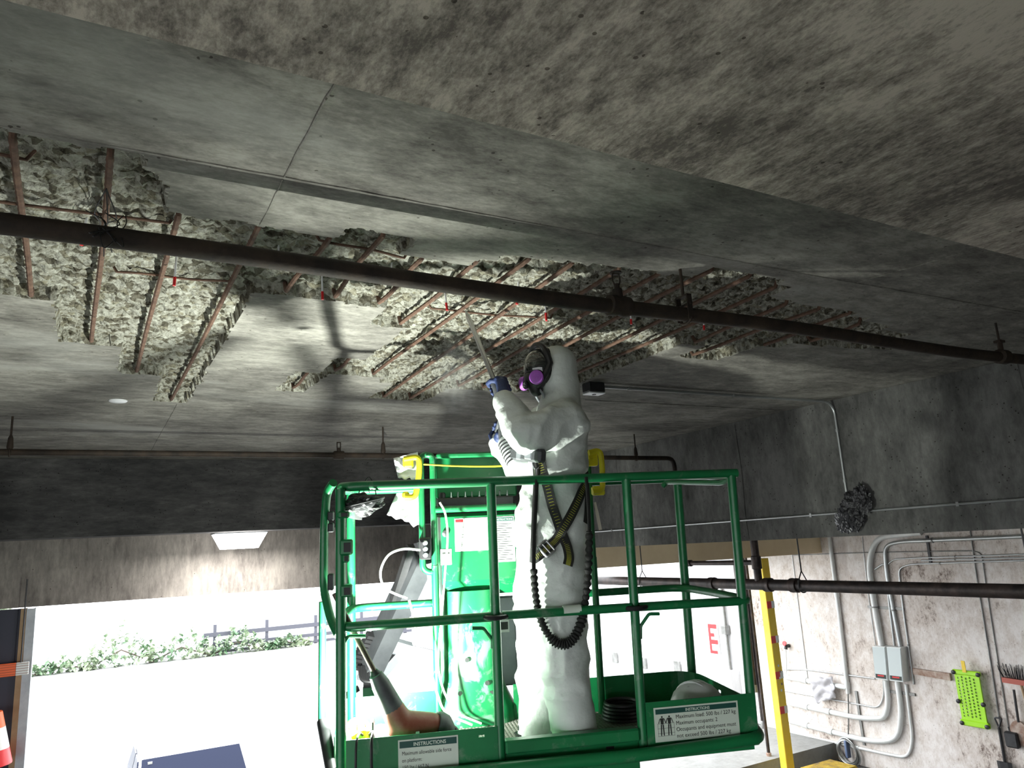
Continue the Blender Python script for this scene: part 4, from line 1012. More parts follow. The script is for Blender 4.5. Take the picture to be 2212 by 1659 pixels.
for s in (-1, 1):
    ax = Vector((s * .80, .60, -.02)).normalized(); c0 = Vector((s * .060, .082, -.052))
    m = MB(); m.lathe([(.024, -.03), (.027, 0), (.0355, .004), (.0365, .020), (.034, .027), (.029, .029)], c0, ax, 28); f_ = fm(m, 'filter_cartridge', M_PURPLE)
    m = MB(); m.lathe([(.026, .0275), (.026, .0315), (.022, .033)], c0, ax, 24); fm(m, 'filter_face', M_PURPLE, f_)
m = MB(); m.lathe([(.020, 0), (.022, .012), (.018, .016)], (0, .108, -.078), (0, 1, -.25), 18); vv = fm(m, 'exhale_valve', M_BLACK)
m = MB()
for k in range(8):
    a = k * math.pi / 4; e1 = Vector((math.cos(a), 0, 0)); m.tube([Vector((.006*math.cos(a), .1255, -.082 + .006*math.sin(a))), Vector((.017*math.cos(a), .1255, -.082 + .017*math.sin(a)))], .0013, 5)
fm(m, 'valve_spokes', M_DECAL, vv)
m = MB()
for s in (-1, 1): m.tube(smoothpath([(s*.03, .05, -.10), (s*.035, .03, -.13), (s*.02, .015, -.16)]), .006, 6)
fm(m, 'chin_strap', M_GREYST)

# ---- chipping hammer held up to the ceiling
TIP = onZ(1006, 671, ZC + .015)
HL = wp_(1074, 838, .10)                         # left hand on the front of the tool
TD = (HL - TIP).normalized()                     # from the tip down to the tool
tl = (HL - TIP).length
tool = empty('chipping_hammer', HL, 'grey chipping hammer with long steel chisel held against the ceiling', 'chipping hammer'); TB = tuple(HL)
def tp(d, s=0, u=0): return HL + TD * d + TS * s + TU * u
TS = TD.cross(PN).normalized(); TU = TS.cross(TD).normalized()
shift(MB().tube([TIP - TD * 0, TIP + TD * .04, TIP + TD * .05, HL - TD * .03], [.004, .0125, .0125, .0125], 12), TB).build('chisel', M_STEEL, tool, True)
hA, hB = wp_(1096, 948, .12), wp_(1120, 1002, .15); hd = (hB - hA).normalized()      # motor housing hangs by the belly
m = MB(); m.tube([tp(-.05), tp(-.045), tp(.0), tp(.02), tp(.10), hA - hd * .03, hA - hd * .005], [.018, .024, .025, .028, .030, .034, .042], 18); shift(m, TB).build('barrel', M_TOOLD, tool, True)
m = MB(); m.tube([hA - hd * .01, hA, hA.lerp(hB, .5), hB, hB + hd * .012, hB + hd * .02], [.040, .050, .054, .050, .042, .020], 20); mo = shift(m, TB).build('motor_housing', M_TOOLG, tool, True)
e1_ = hd.orthogonal().normalized(); e2_ = hd.cross(e1_)
for k in range(7):
    t_ = .12 + k * .125; c = hA.lerp(hB, t_); rr_ = .0505 + .004 * math.sin(math.pi * t_)
    m = MB().tube([c + (e1_ * math.cos(a) + e2_ * math.sin(a)) * rr_ for a in np.linspace(0, 2*math.pi, 25)[:-1]], .0035, 6, closed=True); shift(m, TB).build('vent_slot', M_BLACK, mo)
hb_ = onbody(1168, 972, .035); rb = hb_[0] if hb_ else wp_(1168, 972, .26); rear = hA.lerp(hB, .6) - PN * .035
m = MB(); Mx = Matrix.Translation(rear.lerp(rb, .5)) @ (rb - rear).to_track_quat('X', 'Z').to_matrix().to_4x4(); hl = (rb - rear).length / 2 + .005
m.bbox((-hl, -.026, -.034), (hl, .026, .030), .012, Mx); shift(m, TB).build('rear_housing', M_TOOLD, tool)
m = MB(); m.bbox((-hl * .5, -.030, -.028), (-hl * .2, .030, .026), .004, Mx); shift(m, TB).build('housing_clip', M_GREYST, tool)
m = MB(); m.bbox((hl * .05, -.030, -.022), (hl * .5, .030, .020), .004, Mx); shift(m, TB).build('housing_clip', M_GREYST, tool)
HRc = wp_(1075, 930, -.03)                       # right hand on the side handle
m = MB(); hj = tp(.11); m.tube([hj, HRc.lerp(hj, .35), HRc + (HRc - hj).normalized() * .06], [.016, .015, .015], 12); shift(m, TB).build('side_handle', M_TOOLD, tool, True)

# ---- gloved hands: four fingers and a thumb closed on the bars
def fist(C, axis, palm_dir, wrist, rb_, name, flip=1):
    a = axis.normalized(); e1 = (palm_dir - a * palm_dir.dot(a)).normalized(); e2 = a.cross(e1) * flip; m = MB()
    ring = lambda th, rr, off: C + a * off + (e1 * math.cos(th) + e2 * math.sin(th)) * rr
    lens = (1.0, 1.08, 1.02, .86); R1 = rb_ + .0115
    for k in range(4):
        off = (k - 1.5) * .0222; rr = .0112 - .0007 * abs(k - 1); sp_ = lens[k]
        ths = [.75, 1.35, 2.15 * sp_, 3.0 * sp_, 3.75 * sp_]; rad = [R1 + .014, R1 + .008, R1 + .002, R1, R1 - .002]
        pts = [ring(t, q, off) for t, q in zip(ths, rad)]
        for i in range(4): m.capsule(pts[i], pts[i+1], rr * (1.06 - .05 * i), rr * (1.02 - .05 * i), 10, 3)
    # palm and back of the hand
    for off in (-.03, -.01, .012, .032): m.capsule(ring(.85, R1 + .016, off), ring(-.35, R1 + .020, off * .9), .0145, .0165, 12, 4)
    # thumb leaves the side of the palm and closes the other way round
    to = .040; pts = [ring(-.35, R1 + .018, .018), ring(-.95, R1 + .012, to - .004), ring(-1.75, R1 + .004, to), ring(-2.5, R1 + .001, to - .006)]
    for i in range(3): m.capsule(pts[i], pts[i+1], .0145 - .0015 * i, .0132 - .0015 * i, 10, 4)
    pc = ring(-.1, R1 + .020, 0); m.capsule(pc, wrist, .030, .032, 14, 5)
    shift(m, WB); return baked(m, name, M_GLOVE, worker, .0042, 3)
wl = wp_(1092, 866, .22); wr = wp_(1086, 958, -.05)
gl = fist(HL + TD * .005, -TD, (PR * .55 - PN * .75 + PU * -.1), wl, .024, 'glove', 1); gl['label'] = 'navy glove on the upper grip'
gr = fist(HRc, (HRc - hj), (-PU * .5 + PR * .3 - PN * .6), wr, .015, 'glove', -1); gr['label'] = 'navy glove on the side handle'
for wq, hq in ((wl, HL), (wr, HRc)):
    dd = (wq - hq).normalized(); m = MB(); m.tube([wq - dd * .012, wq + dd * .004, wq + dd * .022], [.033, .036, .037], 18); shift(m, WB).build('glove_cuff', M_PALM if wq is wr else M_GLOVE, worker, True)

# ---- harness webbing laid over the suit
def strap(pxs, w, name, mat=M_WEB, stitch=True, lift_=.005, parent=None):
    dense = smoothpath([Vector((x, y, 0)) for x, y in pxs], 10); P_, N_ = [], []
    for q in dense:
        h = onbody(q.x, q.y, lift_)
        if h: P_.append(h[0]); N_.append(h[1])
    # ease the path so the webbing spans the folds
    for _ in range(14):
        P_ = [P_[0]] + [(P_[i-1] + P_[i] * 2 + P_[i+1]) / 4 for i in range(1, len(P_) - 1)] + [P_[-1]]
        N_ = [N_[0]] + [((N_[i-1] + N_[i] * 2 + N_[i+1]) / 4).normalized() for i in range(1, len(N_) - 1)] + [N_[-1]]
    m = MB(); m.ribbon(P_, N_, w, .004); o = shift(m, WB).build(name, mat, parent or worker)
    if stitch:
        m = MB(); acc = 0
        for i in range(1, len(P_)):
            seg = (P_[i] - P_[i-1]); n_ = max(1, int(seg.length / .0085)); t = seg.normalized(); bb = N_[i].cross(t).normalized()
            for k in range(n_):
                c = P_[i-1] + seg * ((k + .5) / n_) + N_[i] * .0045
                m.add([c - bb*w*.24 - t*.0014, c + bb*w*.24 - t*.0014, c + bb*w*.24 + t*.0014, c - bb*w*.24 + t*.0014,
                       c - bb*w*.24 - t*.0014 - N_[i]*.001, c + bb*w*.24 - t*.0014 - N_[i]*.001, c + bb*w*.24 + t*.0014 - N_[i]*.001, c - bb*w*.24 + t*.0014 - N_[i]*.001],
                      [(0,1,2,3), (4,7,6,5), (0,4,5,1), (1,5,6,2), (2,6,7,3), (3,7,4,0)])
        o2 = shift(m, WB).build('stitching', M_STITCH, o, False); o2['kind'] = 'stuff'
    return o, P_, N_
strap([(1168, 990), (1180, 1040), (1198, 1110), (1218, 1165), (1228, 1205), (1224, 1222)], .046, 'harness_strap', lift_=.012)
s2, sp2, sn2 = strap([(1258, 1040), (1244, 1085), (1222, 1130), (1200, 1162), (1180, 1186), (1160, 1205)], .046, 'harness_strap', lift_=.018)
strap([(1157, 990), (1160, 1040), (1156, 1110), (1153, 1180), (1152, 1215)], .026, 'harness_strap', stitch=False, lift_=.008)
strap([(1262, 1020), (1266, 1080), (1262, 1130)], .040, 'harness_strap', stitch=False, lift_=.008)
i_ = int(len(sp2) * .80); c, n_ = sp2[i_] + sn2[i_] * .008, sn2[i_]; t_ = (sp2[i_+1] - sp2[i_-1]).normalized(); b_2 = n_.cross(t_).normalized()
m = MB(); fr_ = [c + b_2*sx*.031 + t_*sy*.024 for sx, sy in ((-1, -1), (1, -1), (1, 1), (-1, 1))]; m.tube(fillet(fr_, .006, 3, True), .006, 8, closed=True); m.tube([c - b_2*.03, c + b_2*.03], .005, 8)
shift(m, WB).build('buckle', M_STEEL, worker, True)
h = onbody(1163, 1000, .02)
if h:
    c = h[0]; m = MB(); m.tube([c + PR * .016 * math.cos(a) + PU * (.030 * math.sin(a)) for a in np.linspace(0, 2*math.pi, 20)[:-1]], .005, 8, closed=True)
    m.tube([c + Vector((0, 0, -.03)), c + Vector((0, 0, -.075))], .012, 10); shift(m, WB).build('carabiner', M_STEEL, worker, True)

# elastic lanyard: webbing tail, then a gathered tube swagging in front of the legs
ly = empty('lanyard', wp_(1215, 1400, .2), 'black gathered elastic lanyard looping in front of the white trouser legs', 'lanyard'); LB = tuple(wp_(1215, 1400, .2))
lp_ = [(1160, 1035), (1157, 1080), (1152, 1150), (1150, 1210), (1153, 1265), (1156, 1320), (1166, 1352), (1186, 1382), (1205, 1401), (1224, 1404), (1247, 1390), (1261, 1352), (1268, 1300), (1272, 1240), (1274, 1180), (1275, 1120), (1272, 1070), (1266, 1030)]
pts = []
for (x, y) in lp_:
    h = onbody(min(max(x, 1125), 1255), y, .02); base = h[0] if h else wp_(x, y, .15); dpt = (base - CAM).dot(FWD) - .02
    d = ray(x, y); pts.append(CAM + d * (min(dpt, 3.40) / d.dot(FWD)))
for _ in range(3): pts = [pts[0]] + [(pts[i-1] + pts[i]*2 + pts[i+1]) / 4 for i in range(1, len(pts)-1)] + [pts[-1]]
dn = smoothpath(pts, 22); k0 = int(len(dn) * .20); k1 = int(len(dn) * .86)
shift(MB().tube(dn[:k0 + 1], .011, 8, flat=.35), LB).build('webbing_tail', M_WEB, ly, True)
rr = [.0115 + .0080 * abs(math.sin(i * .55)) + random.uniform(-.001, .0012) for i in range(len(dn))]
rr = [q * (1.25 if .42 < i / len(dn) < .66 else .95) for i, q in enumerate(rr)]
shift(MB().tube(dn[k0:k1], rr[k0:k1], 10), LB).build('elastic_tube', M_WEB, ly, True)
shift(MB().tube(dn[k1 - 1:], .010, 8, flat=.4), LB).build('webbing_tail', M_WEB, ly, True)
tail = [wp_(*q) for q in ((1285, 1085, .05), (1290, 1110, .05), (1297, 1145, .04))]
shift(MB().ribbon(smoothpath(tail, 5), [-PN] * 11, [.012] * 4 + [.016] * 7, .002), LB).build('loose_tail', M_PALM, ly)

# dust thrown off the chisel
du = bpy.data.materials.new('concrete_dust'); du.use_nodes = True; N_, L_ = nodes_of(du)
N_.remove(N_['Principled BSDF']); pv = N_.new('ShaderNodeVolumePrincipled'); pv.inputs['Color'].default_value = (.9, .92, .9, 1); pv.inputs['Anisotropy'].default_value = .2
tc = N_.new('ShaderNodeTexCoord'); nz = N_.new('ShaderNodeTexNoise'); nz.inputs['Scale'].default_value = 5; nz.inputs['Detail'].default_value = 3; L_.new(tc.outputs['Object'], nz.inputs['Vector'])
ln = N_.new('ShaderNodeVectorMath'); ln.operation = 'LENGTH'; L_.new(tc.outputs['Object'], ln.inputs[0])
mr = N_.new('ShaderNodeMapRange'); mr.inputs['From Min'].default_value = 1.0; mr.inputs['From Max'].default_value = .1; L_.new(ln.outputs['Value'], mr.inputs['Value'])
mu = N_.new('ShaderNodeMath'); mu.operation = 'MULTIPLY'; L_.new(mr.outputs['Result'], mu.inputs[0])
m2 = N_.new('ShaderNodeMapRange'); m2.inputs['From Min'].default_value = .42; m2.inputs['From Max'].default_value = .7; m2.inputs['To Max'].default_value = 5.0; L_.new(nz.outputs['Fac'], m2.inputs['Value']); L_.new(m2.outputs['Result'], mu.inputs[1])
L_.new(mu.outputs[0], pv.inputs['Density']); L_.new(pv.outputs['Volume'], N_['Material Output'].inputs['Volume'])
dp = onP(985, 815, P0 + PN * .25, PN)
dust = MB().ellipsoid((0, 0, 0), (1, 1, 1), n=20, k=12).build('dust_cloud', du, None, True); dust.location = dp; dust.scale = (.16, .16, .22)
tag(dust, 'faint puff of pale dust drifting below the chisel tip', 'dust', kind='stuff')

# ================================================================== RIGHT WALL AND ITS FITTINGS
def Wl(px, py, off=0.0): return onX(px, py, RX - off)
def run(pxs, r, mat, label, off=None, rad=.0, straps=(), cat='conduit', name='wall_conduit', couplings=(), group=None):
    off = r + .004 if off is None else off
    pts = [Wl(x, y, off) for x, y in pxs]; base = pts[-1]; e = empty(name, base, label, cat, group)
    shift(MB().tube(fillet(pts, rad, 6) if rad else pts, r, 10), base).build('conduit_run', mat, e, True)
    for i, t in couplings:
        a, c = pts[i], pts[i+1]; d = (c - a).normalized(); q = a.lerp(c, t)
        shift(MB().cyl(q - d * .06, q + d * .06, r * 1.25, n=12), base).build('coupling', mat, e, True)
    for i, t in straps:
        a, c = pts[i], pts[i+1]; d = (c - a).normalized(); q = a.lerp(c, t)
        shift(MB().cyl(q - d * .012, q + d * .012, r * 1.35, n=10), base).build('strap', M_EMTD, e, True)
    return e
run([(1789, 1140), (1812, 1320), (1832, 1498)], .042, M_EMTW, 'thick white vertical conduit ending above the hanging cord coil', couplings=[(0, .8), (1, .9)])
run([(1990, 1150), (1893, 1160), (1876, 1215), (1886, 1290), (1905, 1398)], .055, M_EMTW, 'thickest white conduit curving down into the left grey panel box', rad=.45, straps=[(3, .2)])
run([(2260, 1157), (1945, 1170), (1911, 1178), (1915, 1240), (1945, 1398)], .036, M_EMT, 'medium grey conduit curving from the wall top into the right panel box', rad=.22, straps=[(0, .75), (3, .5)])
run([(1890, 1230), (1912, 1215), (1920, 1300), (1932, 1398)], .018, M_EMT, 'thin grey conduit dropping between the two thick conduits', rad=.1)
run([(2260, 1209), (1965, 1219), (1941, 1228), (1950, 1310), (1974, 1478)], .016, M_EMT, 'lowest thin horizontal conduit, bending down right of the panel boxes', rad=.18, straps=[(0, .75), (3, .5)])
run([(2260, 1196), (1990, 1205), (1930, 1208), (1912, 1225)], .014, M_EMT, 'upper of the two thin level conduits below the black strut', rad=.1, straps=[(0, .7)])
run([(2260, 1203), (1990, 1211)], .014, M_EMT, 'lower of the two thin level conduits below the black strut', straps=[(0, .7)])
run([(1711, 1199), (1900, 1193), (2100, 1190), (2120, 1195), (2140, 1330), (2180, 1580)], .010, M_EMTD, 'thin dark line running level then down beside the lime board', rad=.12, name='thin_conduit')
run([(2095, 1140), (2112, 1260), (2140, 1430), (2178, 1680)], .013, M_EMTD, 'thin dark conduit running the full wall height right of the lime board', name='thin_conduit')
run([(1711, 1199), (1725, 1310), (1745, 1468)], .008, M_EMT, 'thin pale drop line left of the thick white conduit', name='thin_conduit')
run([(1862, 1160), (1876, 1290), (1892, 1398)], .008, M_EMT, 'thin pale drop line hugging the thickest conduit', name='thin_conduit')
# runs below the boxes, curving off to the left behind the yellow post
run([(1914, 1469), (1919, 1520), (1912, 1552), (1860, 1552), (1700, 1518)], .050, M_EMTW, 'thick pale conduit below the left box sweeping left above the others', rad=.40, couplings=[(3, .42), (3, .72)])
run([(1938, 1470), (1948, 1540), (1940, 1600), (1880, 1602), (1700, 1556)], .050, M_EMTW, 'thick pale conduit below the right box sweeping left, second from bottom', rad=.50, couplings=[(3, .45), (3, .75)])
run([(1957, 1478), (1972, 1600), (1962, 1637), (1920, 1630), (1705, 1582)], .028, M_EMTW, 'slim pale conduit sweeping left, lowest on the wall', rad=.28, couplings=[(3, .3)])
run([(1694, 1462), (1829, 1485)], .050, M_EMTW, 'short thick conduit half covered by the grey plastic sheet', couplings=[(0, .35)])
run([(1692, 1446), (1740, 1446), (1890, 1466)], .016, M_EMT, 'thin conduit leading left from the lower edge of the panel boxes', rad=.3)
run([(1694, 1492), (1900, 1530), (1910, 1500), (1908, 1470)], .015, M_EMT, 'thin conduit just under the grey plastic sheet', rad=.25)
# struts
def strut(a, c, w, label, mat=M_BLKM, off=.03):
    p, q = Wl(*a, off), Wl(*c, off); d = (q - p).normalized(); n = d.cross(Vector((1, 0, 0))).normalized(); m = MB()
    r = [[u + n*w/2 + Vector((s, 0, 0)) for s in (0, off - .002)] + [u - n*w/2 + Vector((s, 0, 0)) for s in (off - .002, 0)] for u in (p, q)]
    m.loft(r); o = shift(m, p).build('conduit_strut', mat, None); o.location = p; tag(o, label, 'strut'); return o
strut((1874, 1311), (1952, 1316), .05, 'short level steel strut behind the thick conduits above the boxes', M_EMTD)
strut((1922, 1494), (1976, 1501), .05, 'short level steel strut just below the panel boxes', M_EMTD)
strut((1848, 1493), (1866, 1610), .05, 'upright grey strut behind the lower sweeping conduits', M_EMTD)
strut((2001, 1157), (2010, 1219), .045, 'upright black strut clamping the level conduits', M_BLKM)
# panel boxes
def panel_box(cs, label, depth=.20):
    TL, TR, BR, BL = [Wl(*c, depth) for c in cs]; base = BL; e = empty('panel_box', base, label, 'electrical box'); D = Vector((depth - .002, 0, 0))
    shift(MB().loft([[TL, TR, BR, BL], [TL + D, TR + D, BR + D, BL + D]]), base).build('box_body', M_EMTW, e)
    i = lambda u, v: TL*(1-u)*(1-v) + TR*u*(1-v) + BR*u*v + BL*(1-u)*v
    f = Vector((-.012, 0, 0)); dr = shift(MB().loft([[i(.03, .02) + f, i(.97, .02) + f, i(.97, .98) + f, i(.03, .98) + f], [i(.03, .02) - f*.1, i(.97, .02) - f*.1, i(.97, .98) - f*.1, i(.03, .98) - f*.1]]), base).build('box_door', pm('panel_door_grey', (.52, .58, .58), .4), e)
    f = Vector((-.014, 0, 0)); g = Vector((-.011, 0, 0))
    shift(MB().loft([[i(.08, .84) + f, i(.92, .84) + f, i(.92, .96) + f, i(.08, .96) + f], [i(.08, .84) + g, i(.92, .84) + g, i(.92, .96) + g, i(.08, .96) + g]]), base).build('warning_label', M_INK, dr)
    f = Vector((-.016, 0, 0)); shift(MB().loft([[i(.25, .86) + f, i(.75, .86) + f, i(.75, .90) + f, i(.25, .90) + f], [i(.25, .86) + g, i(.75, .86) + g, i(.75, .90) + g, i(.25, .90) + g]]), base).build('label_heading', M_RED, dr)
    return e
panel_box([(1884, 1396), (1912, 1397), (1918, 1470), (1891, 1466)], 'left of the two grey electrical boxes on the right wall')
panel_box([(1915, 1397), (1946, 1399), (1952, 1474), (1922, 1470)], 'right of the two grey electrical boxes on the right wall')
# lime creeper board hung on the wall
CT, CTr, CB, CBr = Wl(2068, 1447, .10), Wl(2120, 1447, .10), Wl(2076, 1562, .10), Wl(2131, 1568, .10)
cz = (CT.z - CB.z); cw = abs(CT.y - CTr.y)
crM = Matrix(((0, 0, -1, CB.x), (-1, 0, 0, (CB.y + CT.y) / 2), (0, 1, 0, CB.z), (0, 0, 0, 1)))
cr = empty('mechanic_creeper', label='lime green slotted mechanic creeper board hanging on the wall', cat='creeper', M=crM)
m = MB(); nc, nr = 5, 13; cx0, cx1, cz0, cz1 = .10 * cw, .90 * cw, .14 * cz, .90 * cz; pw = (cx1 - cx0) / nc
m.box((0, 0, 0), (cx0, cz, .03)); m.box((cx1, 0, 0), (cw, cz, .03)); m.box((cx0, 0, 0), (cx1, cz0, .03)); m.box((cx0, cz1, 0), (cx1, cz, .03))
for c in range(nc):
    xa = cx0 + c * pw; m.box((xa + pw*.45, cz0, 0), (xa + pw, cz1, .03)); ph = (cz1 - cz0) / nr; o_ = ph * (.3 if c % 2 else -.1)
    z = cz0
    for r in range(nr):
        za = cz0 + r * ph + o_ + ph * .05; zb_ = za + ph * .62
        if za > z: m.box((xa, z, 0), (xa + pw*.45, min(za, cz1), .03))
        z = min(zb_, cz1)
    if z < cz1: m.box((xa, z, 0), (xa + pw*.45, cz1, .03))
o = m.build('slotted_deck', M_LIME, cr)
m = MB(); m.bbox((-.03, -.02, -.02), (cw + .03, .09 * cz, .045), .015); m.build('foot_lip', M_LIME, cr)
MB().bbox((-.03, .92 * cz, -.01), (cw + .03, cz + .01, .045), .015).build('head_lip', M_LIME, cr)
for (x, z) in ((0, .02), (cw, .02), (0, .42 * cz), (cw, .42 * cz), (0, .96 * cz), (cw, .96 * cz)):
    k_ = MB().lathe([(.02, 0), (.036, .01), (.036, .04), (.02, .05)], (x, z, .02), (0, 0, 1), 12); k_.build('caster', M_BLKM, cr, True)
hq = Wl(2090, 1442, .03)
MB().bbox((cw*.40, cz - .02, .046), (cw*.56, cz + .17, .058), .004).build('yellow_hanger', M_YELP, cr)
# rusty bracket stub
p, q = Wl(1972, 1450, .06), Wl(2052, 1463, .06); m = MB(); d = (q - p); u = Vector((0, 0, 1))
m.loft([[p + u*.05, p + u*.05 + Vector((.055, 0, 0)), p - u*.05 + Vector((.055, 0, 0)), p - u*.05], [q + u*.06, q + u*.06 + Vector((.055, 0, 0)), q - u*.06 + Vector((.055, 0, 0)), q - u*.06]])
o = shift(m, p).build('rusty_bracket', M_RUST, None); o.location = p; tag(o, 'rusty peeling steel bracket on the wall right of the boxes', 'bracket')
# shovel with D grip
sb = Wl(2178, 1690, .08); sh_ = empty('shovel', sb, 'dark long-handled shovel with D-grip standing against the right wall', 'shovel')
g = [Wl(x, y, .08) for x, y in ((2148, 1550), (2164, 1552), (2158, 1572))]
shift(MB().tube(fillet(g, .03, 4, True), .014, 8, closed=True), sb).build('d_grip', M_BLKM, sh_, True)
shift(MB().tube([Wl(2158, 1572, .08), sb], .022, 10), sb).build('shaft', M_BLKM, sh_, True)
fl = Vector((sb.x - .05, sb.y, .0)); m = MB(); m.loft([[Vector((sb.x - .01, sb.y - w, z)), Vector((sb.x - .03, sb.y - w*.5, z)), Vector((sb.x - .035, sb.y + w*.5, z)), Vector((sb.x - .01, sb.y + w, z))] for z, w in ((sb.z, .03), (max(sb.z - .25, .3), .12), (-.33, .11))])
shift(m, sb).build('blade', M_BLKM, sh_)
# broom, brush and rake at the frame edge
def pole_thing(name, label, cat, a, c, r, mat):
    p, q = Wl(*a, .07), Wl(*c, .07); e = empty(name, q, label, cat); shift(MB().tube([p, q], r, 8), q).build('handle', mat, e, True); return e, p, q
e, p, q = pole_thing('push_broom', 'push broom hung head-up with red head and dark bristles at right edge', 'broom', (2205, 1476), (2240, 1600), .022, M_WOOD)
a_, b_1 = Wl(2166, 1468, .10), Wl(2230, 1478, .10); m = MB(); m.loft([[c + Vector((s, 0, z)) for s, z in ((-.03, -.04), (.05, -.04), (.05, .04), (-.03, .04))] for c in (a_, b_1)]); shift(m, q).build('broom_head', pm('red_broom_block', (.42, .10, .07), .6), e)
m = MB()
for k in range(60):
    t = k / 59; c = a_.lerp(b_1, t) + Vector((random.uniform(-.02, .04), 0, .03)); m.tube([c, c + Vector((random.uniform(-.05, .01), (t - .5) * -.15 + random.uniform(-.03, .03), random.uniform(.14, .26)))], .004, 4)
bb_ = shift(m, q).build('bristles', M_BLKM, e); bb_['kind'] = 'stuff'
e, p, q = pole_thing('hand_brush', 'small black brush hanging by the thin dark line at right edge', 'brush', (2178, 1570), (2184, 1585), .012, M_BLKM)
c = Wl(2187, 1598, .08); shift(MB().bbox(c - Vector((.05, .10, .12)), c + Vector((.05, .10, .12)), .02), q).build('brush_head', M_BLKM, e)
e, p, q = pole_thing('spade', 'pale rounded spade with dark slim handle at right picture edge', 'spade', (2190, 1490), (2200, 1560), .020, M_BLKM)
m = MB(); n_ = Vector((-1, 0, 0)); c = Wl(2203, 1585, .06); m.add([c + Vector((-.02 * math.cos(a*.5), .14 * math.cos(a), .20 * math.sin(a))) for a in np.linspace(0, 2*math.pi, 20)[:-1]] + [c + Vector((.02, .14 * math.cos(a), .20 * math.sin(a))) for a in np.linspace(0, 2*math.pi, 20)[:-1]],
    [tuple(range(19))[::-1], tuple(range(19, 38))] + [(i, (i+1) % 19, 19 + (i+1) % 19, 19 + i) for i in range(19)]); shift(m, q).build('spade_blade', M_RUST, e)
# hose tap with red wheel
c = Wl(1698, 1396, .10); e = empty('hose_tap', c, 'black hose tap with small red wheel beside the yellow post', 'tap')
MB().tube([(.09, 0, 0), (0, 0, 0), (-.02, 0, -.06)], .04, 10).build('tap_body', M_BLKM, e, True)
MB().lathe([(.05, 0), (.05, .02)], (-.03, 0, .06), (-1, 0, .3), 14).build('tap_wheel', M_RED, e)
shift(MB().tube(smoothpath([Wl(1697, 1400, .08), Wl(1699, 1440, .08), Wl(1696, 1462, .06), Wl(1690, 1468, .06)]), .012, 6), c).build('hose_tail', M_CORD, e, True)
# grey plastic sheet over the pipes
e = empty('pipe_cover_sheet', Wl(1775, 1490, .1), 'crinkled grey plastic sheet draped over the short thick conduit', 'plastic sheet'); B_ = e.location
Cn = [Wl(1748, 1468, .13), Wl(1797, 1461, .13), Wl(1806, 1508, .14), Wl(1764, 1519, .14)]; vs = []; nx = 14
for j_ in range(nx + 1):
    for i in range(nx + 1):
        u, v = i/nx, j_/nx; p = (Cn[0]*(1-u) + Cn[1]*u)*(1-v) + (Cn[3]*(1-u) + Cn[2]*u)*v; nn = noise.noise(Vector((u*4, v*4, 2.2))); vs.append(p + Vector((-.06*nn, .05*noise.noise(Vector((v*5, 1, u))), .05*noise.noise(Vector((u*5, v, 7))))))
m = MB(); m.add(vs, [(j_*(nx+1)+i, j_*(nx+1)+i+1, (j_+1)*(nx+1)+i+1, (j_+1)*(nx+1)+i) for j_ in range(nx) for i in range(nx)])
o = shift(m, B_).build('sheet_body', pm('grey_plastic_film', (.42, .41, .43), .35), e, True); o.modifiers.new('t', 'SOLIDIFY').thickness = .004
# hanging cord coil
c = Wl(1832, 1625, .09); e = empty('cord_coil', c, 'coil of grey cord hanging low on the wall below the thick white conduit', 'cord'); B_ = c
shift(MB().tube(smoothpath([Wl(1832, 1497, .05), Wl(1833, 1550, .06), Wl(1832, 1600, .08)]), .014, 6), B_).build('cord_drop', M_EMTD, e, True)
for k in range(7):
    ry, rz = .21 + .012 * (k % 3), .20 + .015 * (k % 4); tl_ = k * .25
    shift(MB().tube([c + Vector((-.02 + .008*k, ry * math.cos(a) + .02 * math.sin(k), rz * math.sin(a + tl_*.2) + .012 * math.cos(k*2))) for a in np.linspace(0, 2*math.pi, 26)[:-1]], .013, 6, closed=True), B_).build('cord_loop', (M_EMTD, M_EMT)[k % 2], e, True)
shift(MB().bbox(c + Vector((-.06, -.03, -.1)), c + Vector((.05, .03, .22)), .012), B_).build('cord_tie', pm('blue_tie', (.10, .14, .24), .6), e)

# dark drain pipe below the right beam, with its branch and hangers
DX = 8.0; d0, d1_ = onX(1285, 1252, DX), onX(2240, 1282, DX); DZ = (d0.z + d1_.z) / 2
dpz = lambda px: onX(px, 1265, DX).y
e = empty('drain_pipe', (DX, 6, DZ), 'thick dark drain pipe running level below the right beam', 'pipe'); B_ = (DX, 6, DZ)
shift(MB().tube([(DX, d1_.y - 1.5, DZ - .02), (DX, 12.2, DZ + .02)], .072, 18), B_).build('pipe_run', M_DRAIN, e, True)
for px in (1717, 1540, 1660):
    y = dpz(px); shift(MB().lathe([(.075, -.06), (.090, -.055), (.092, -.02), (.086, 0), (.092, .02), (.090, .055), (.075, .06)], (DX, y, DZ), (0, 1, 0), 18), B_).build('hub_joint', M_DRAIN, e, True)
y = dpz(1640)
shift(MB().tube([(DX, y, DZ), (DX, y, ZC - .4)], .052, 14), B_).build('riser', M_DRAIN, e, True)
zt_ = onX(1640, 1215, DX).z
shift(MB().lathe([(.055, -.09), (.068, -.08), (.068, .08), (.055, .09)], (DX, y, zt_), (0, 0, 1), 14), B_).build('hub_joint', M_DRAIN, e, True)
yb = onX(1490, 1222, DX).y; shift(MB().tube([(DX, y, zt_), (DX, yb, zt_)], .034, 12), B_).build('branch', M_DRAIN, e, True)
shift(MB().lathe([(.036, -.05), (.05, -.04), (.05, .05), (.036, .06)], (DX, yb, zt_), (0, 1, 0), 12), B_).build('hub_joint', M_DRAIN, e, True)
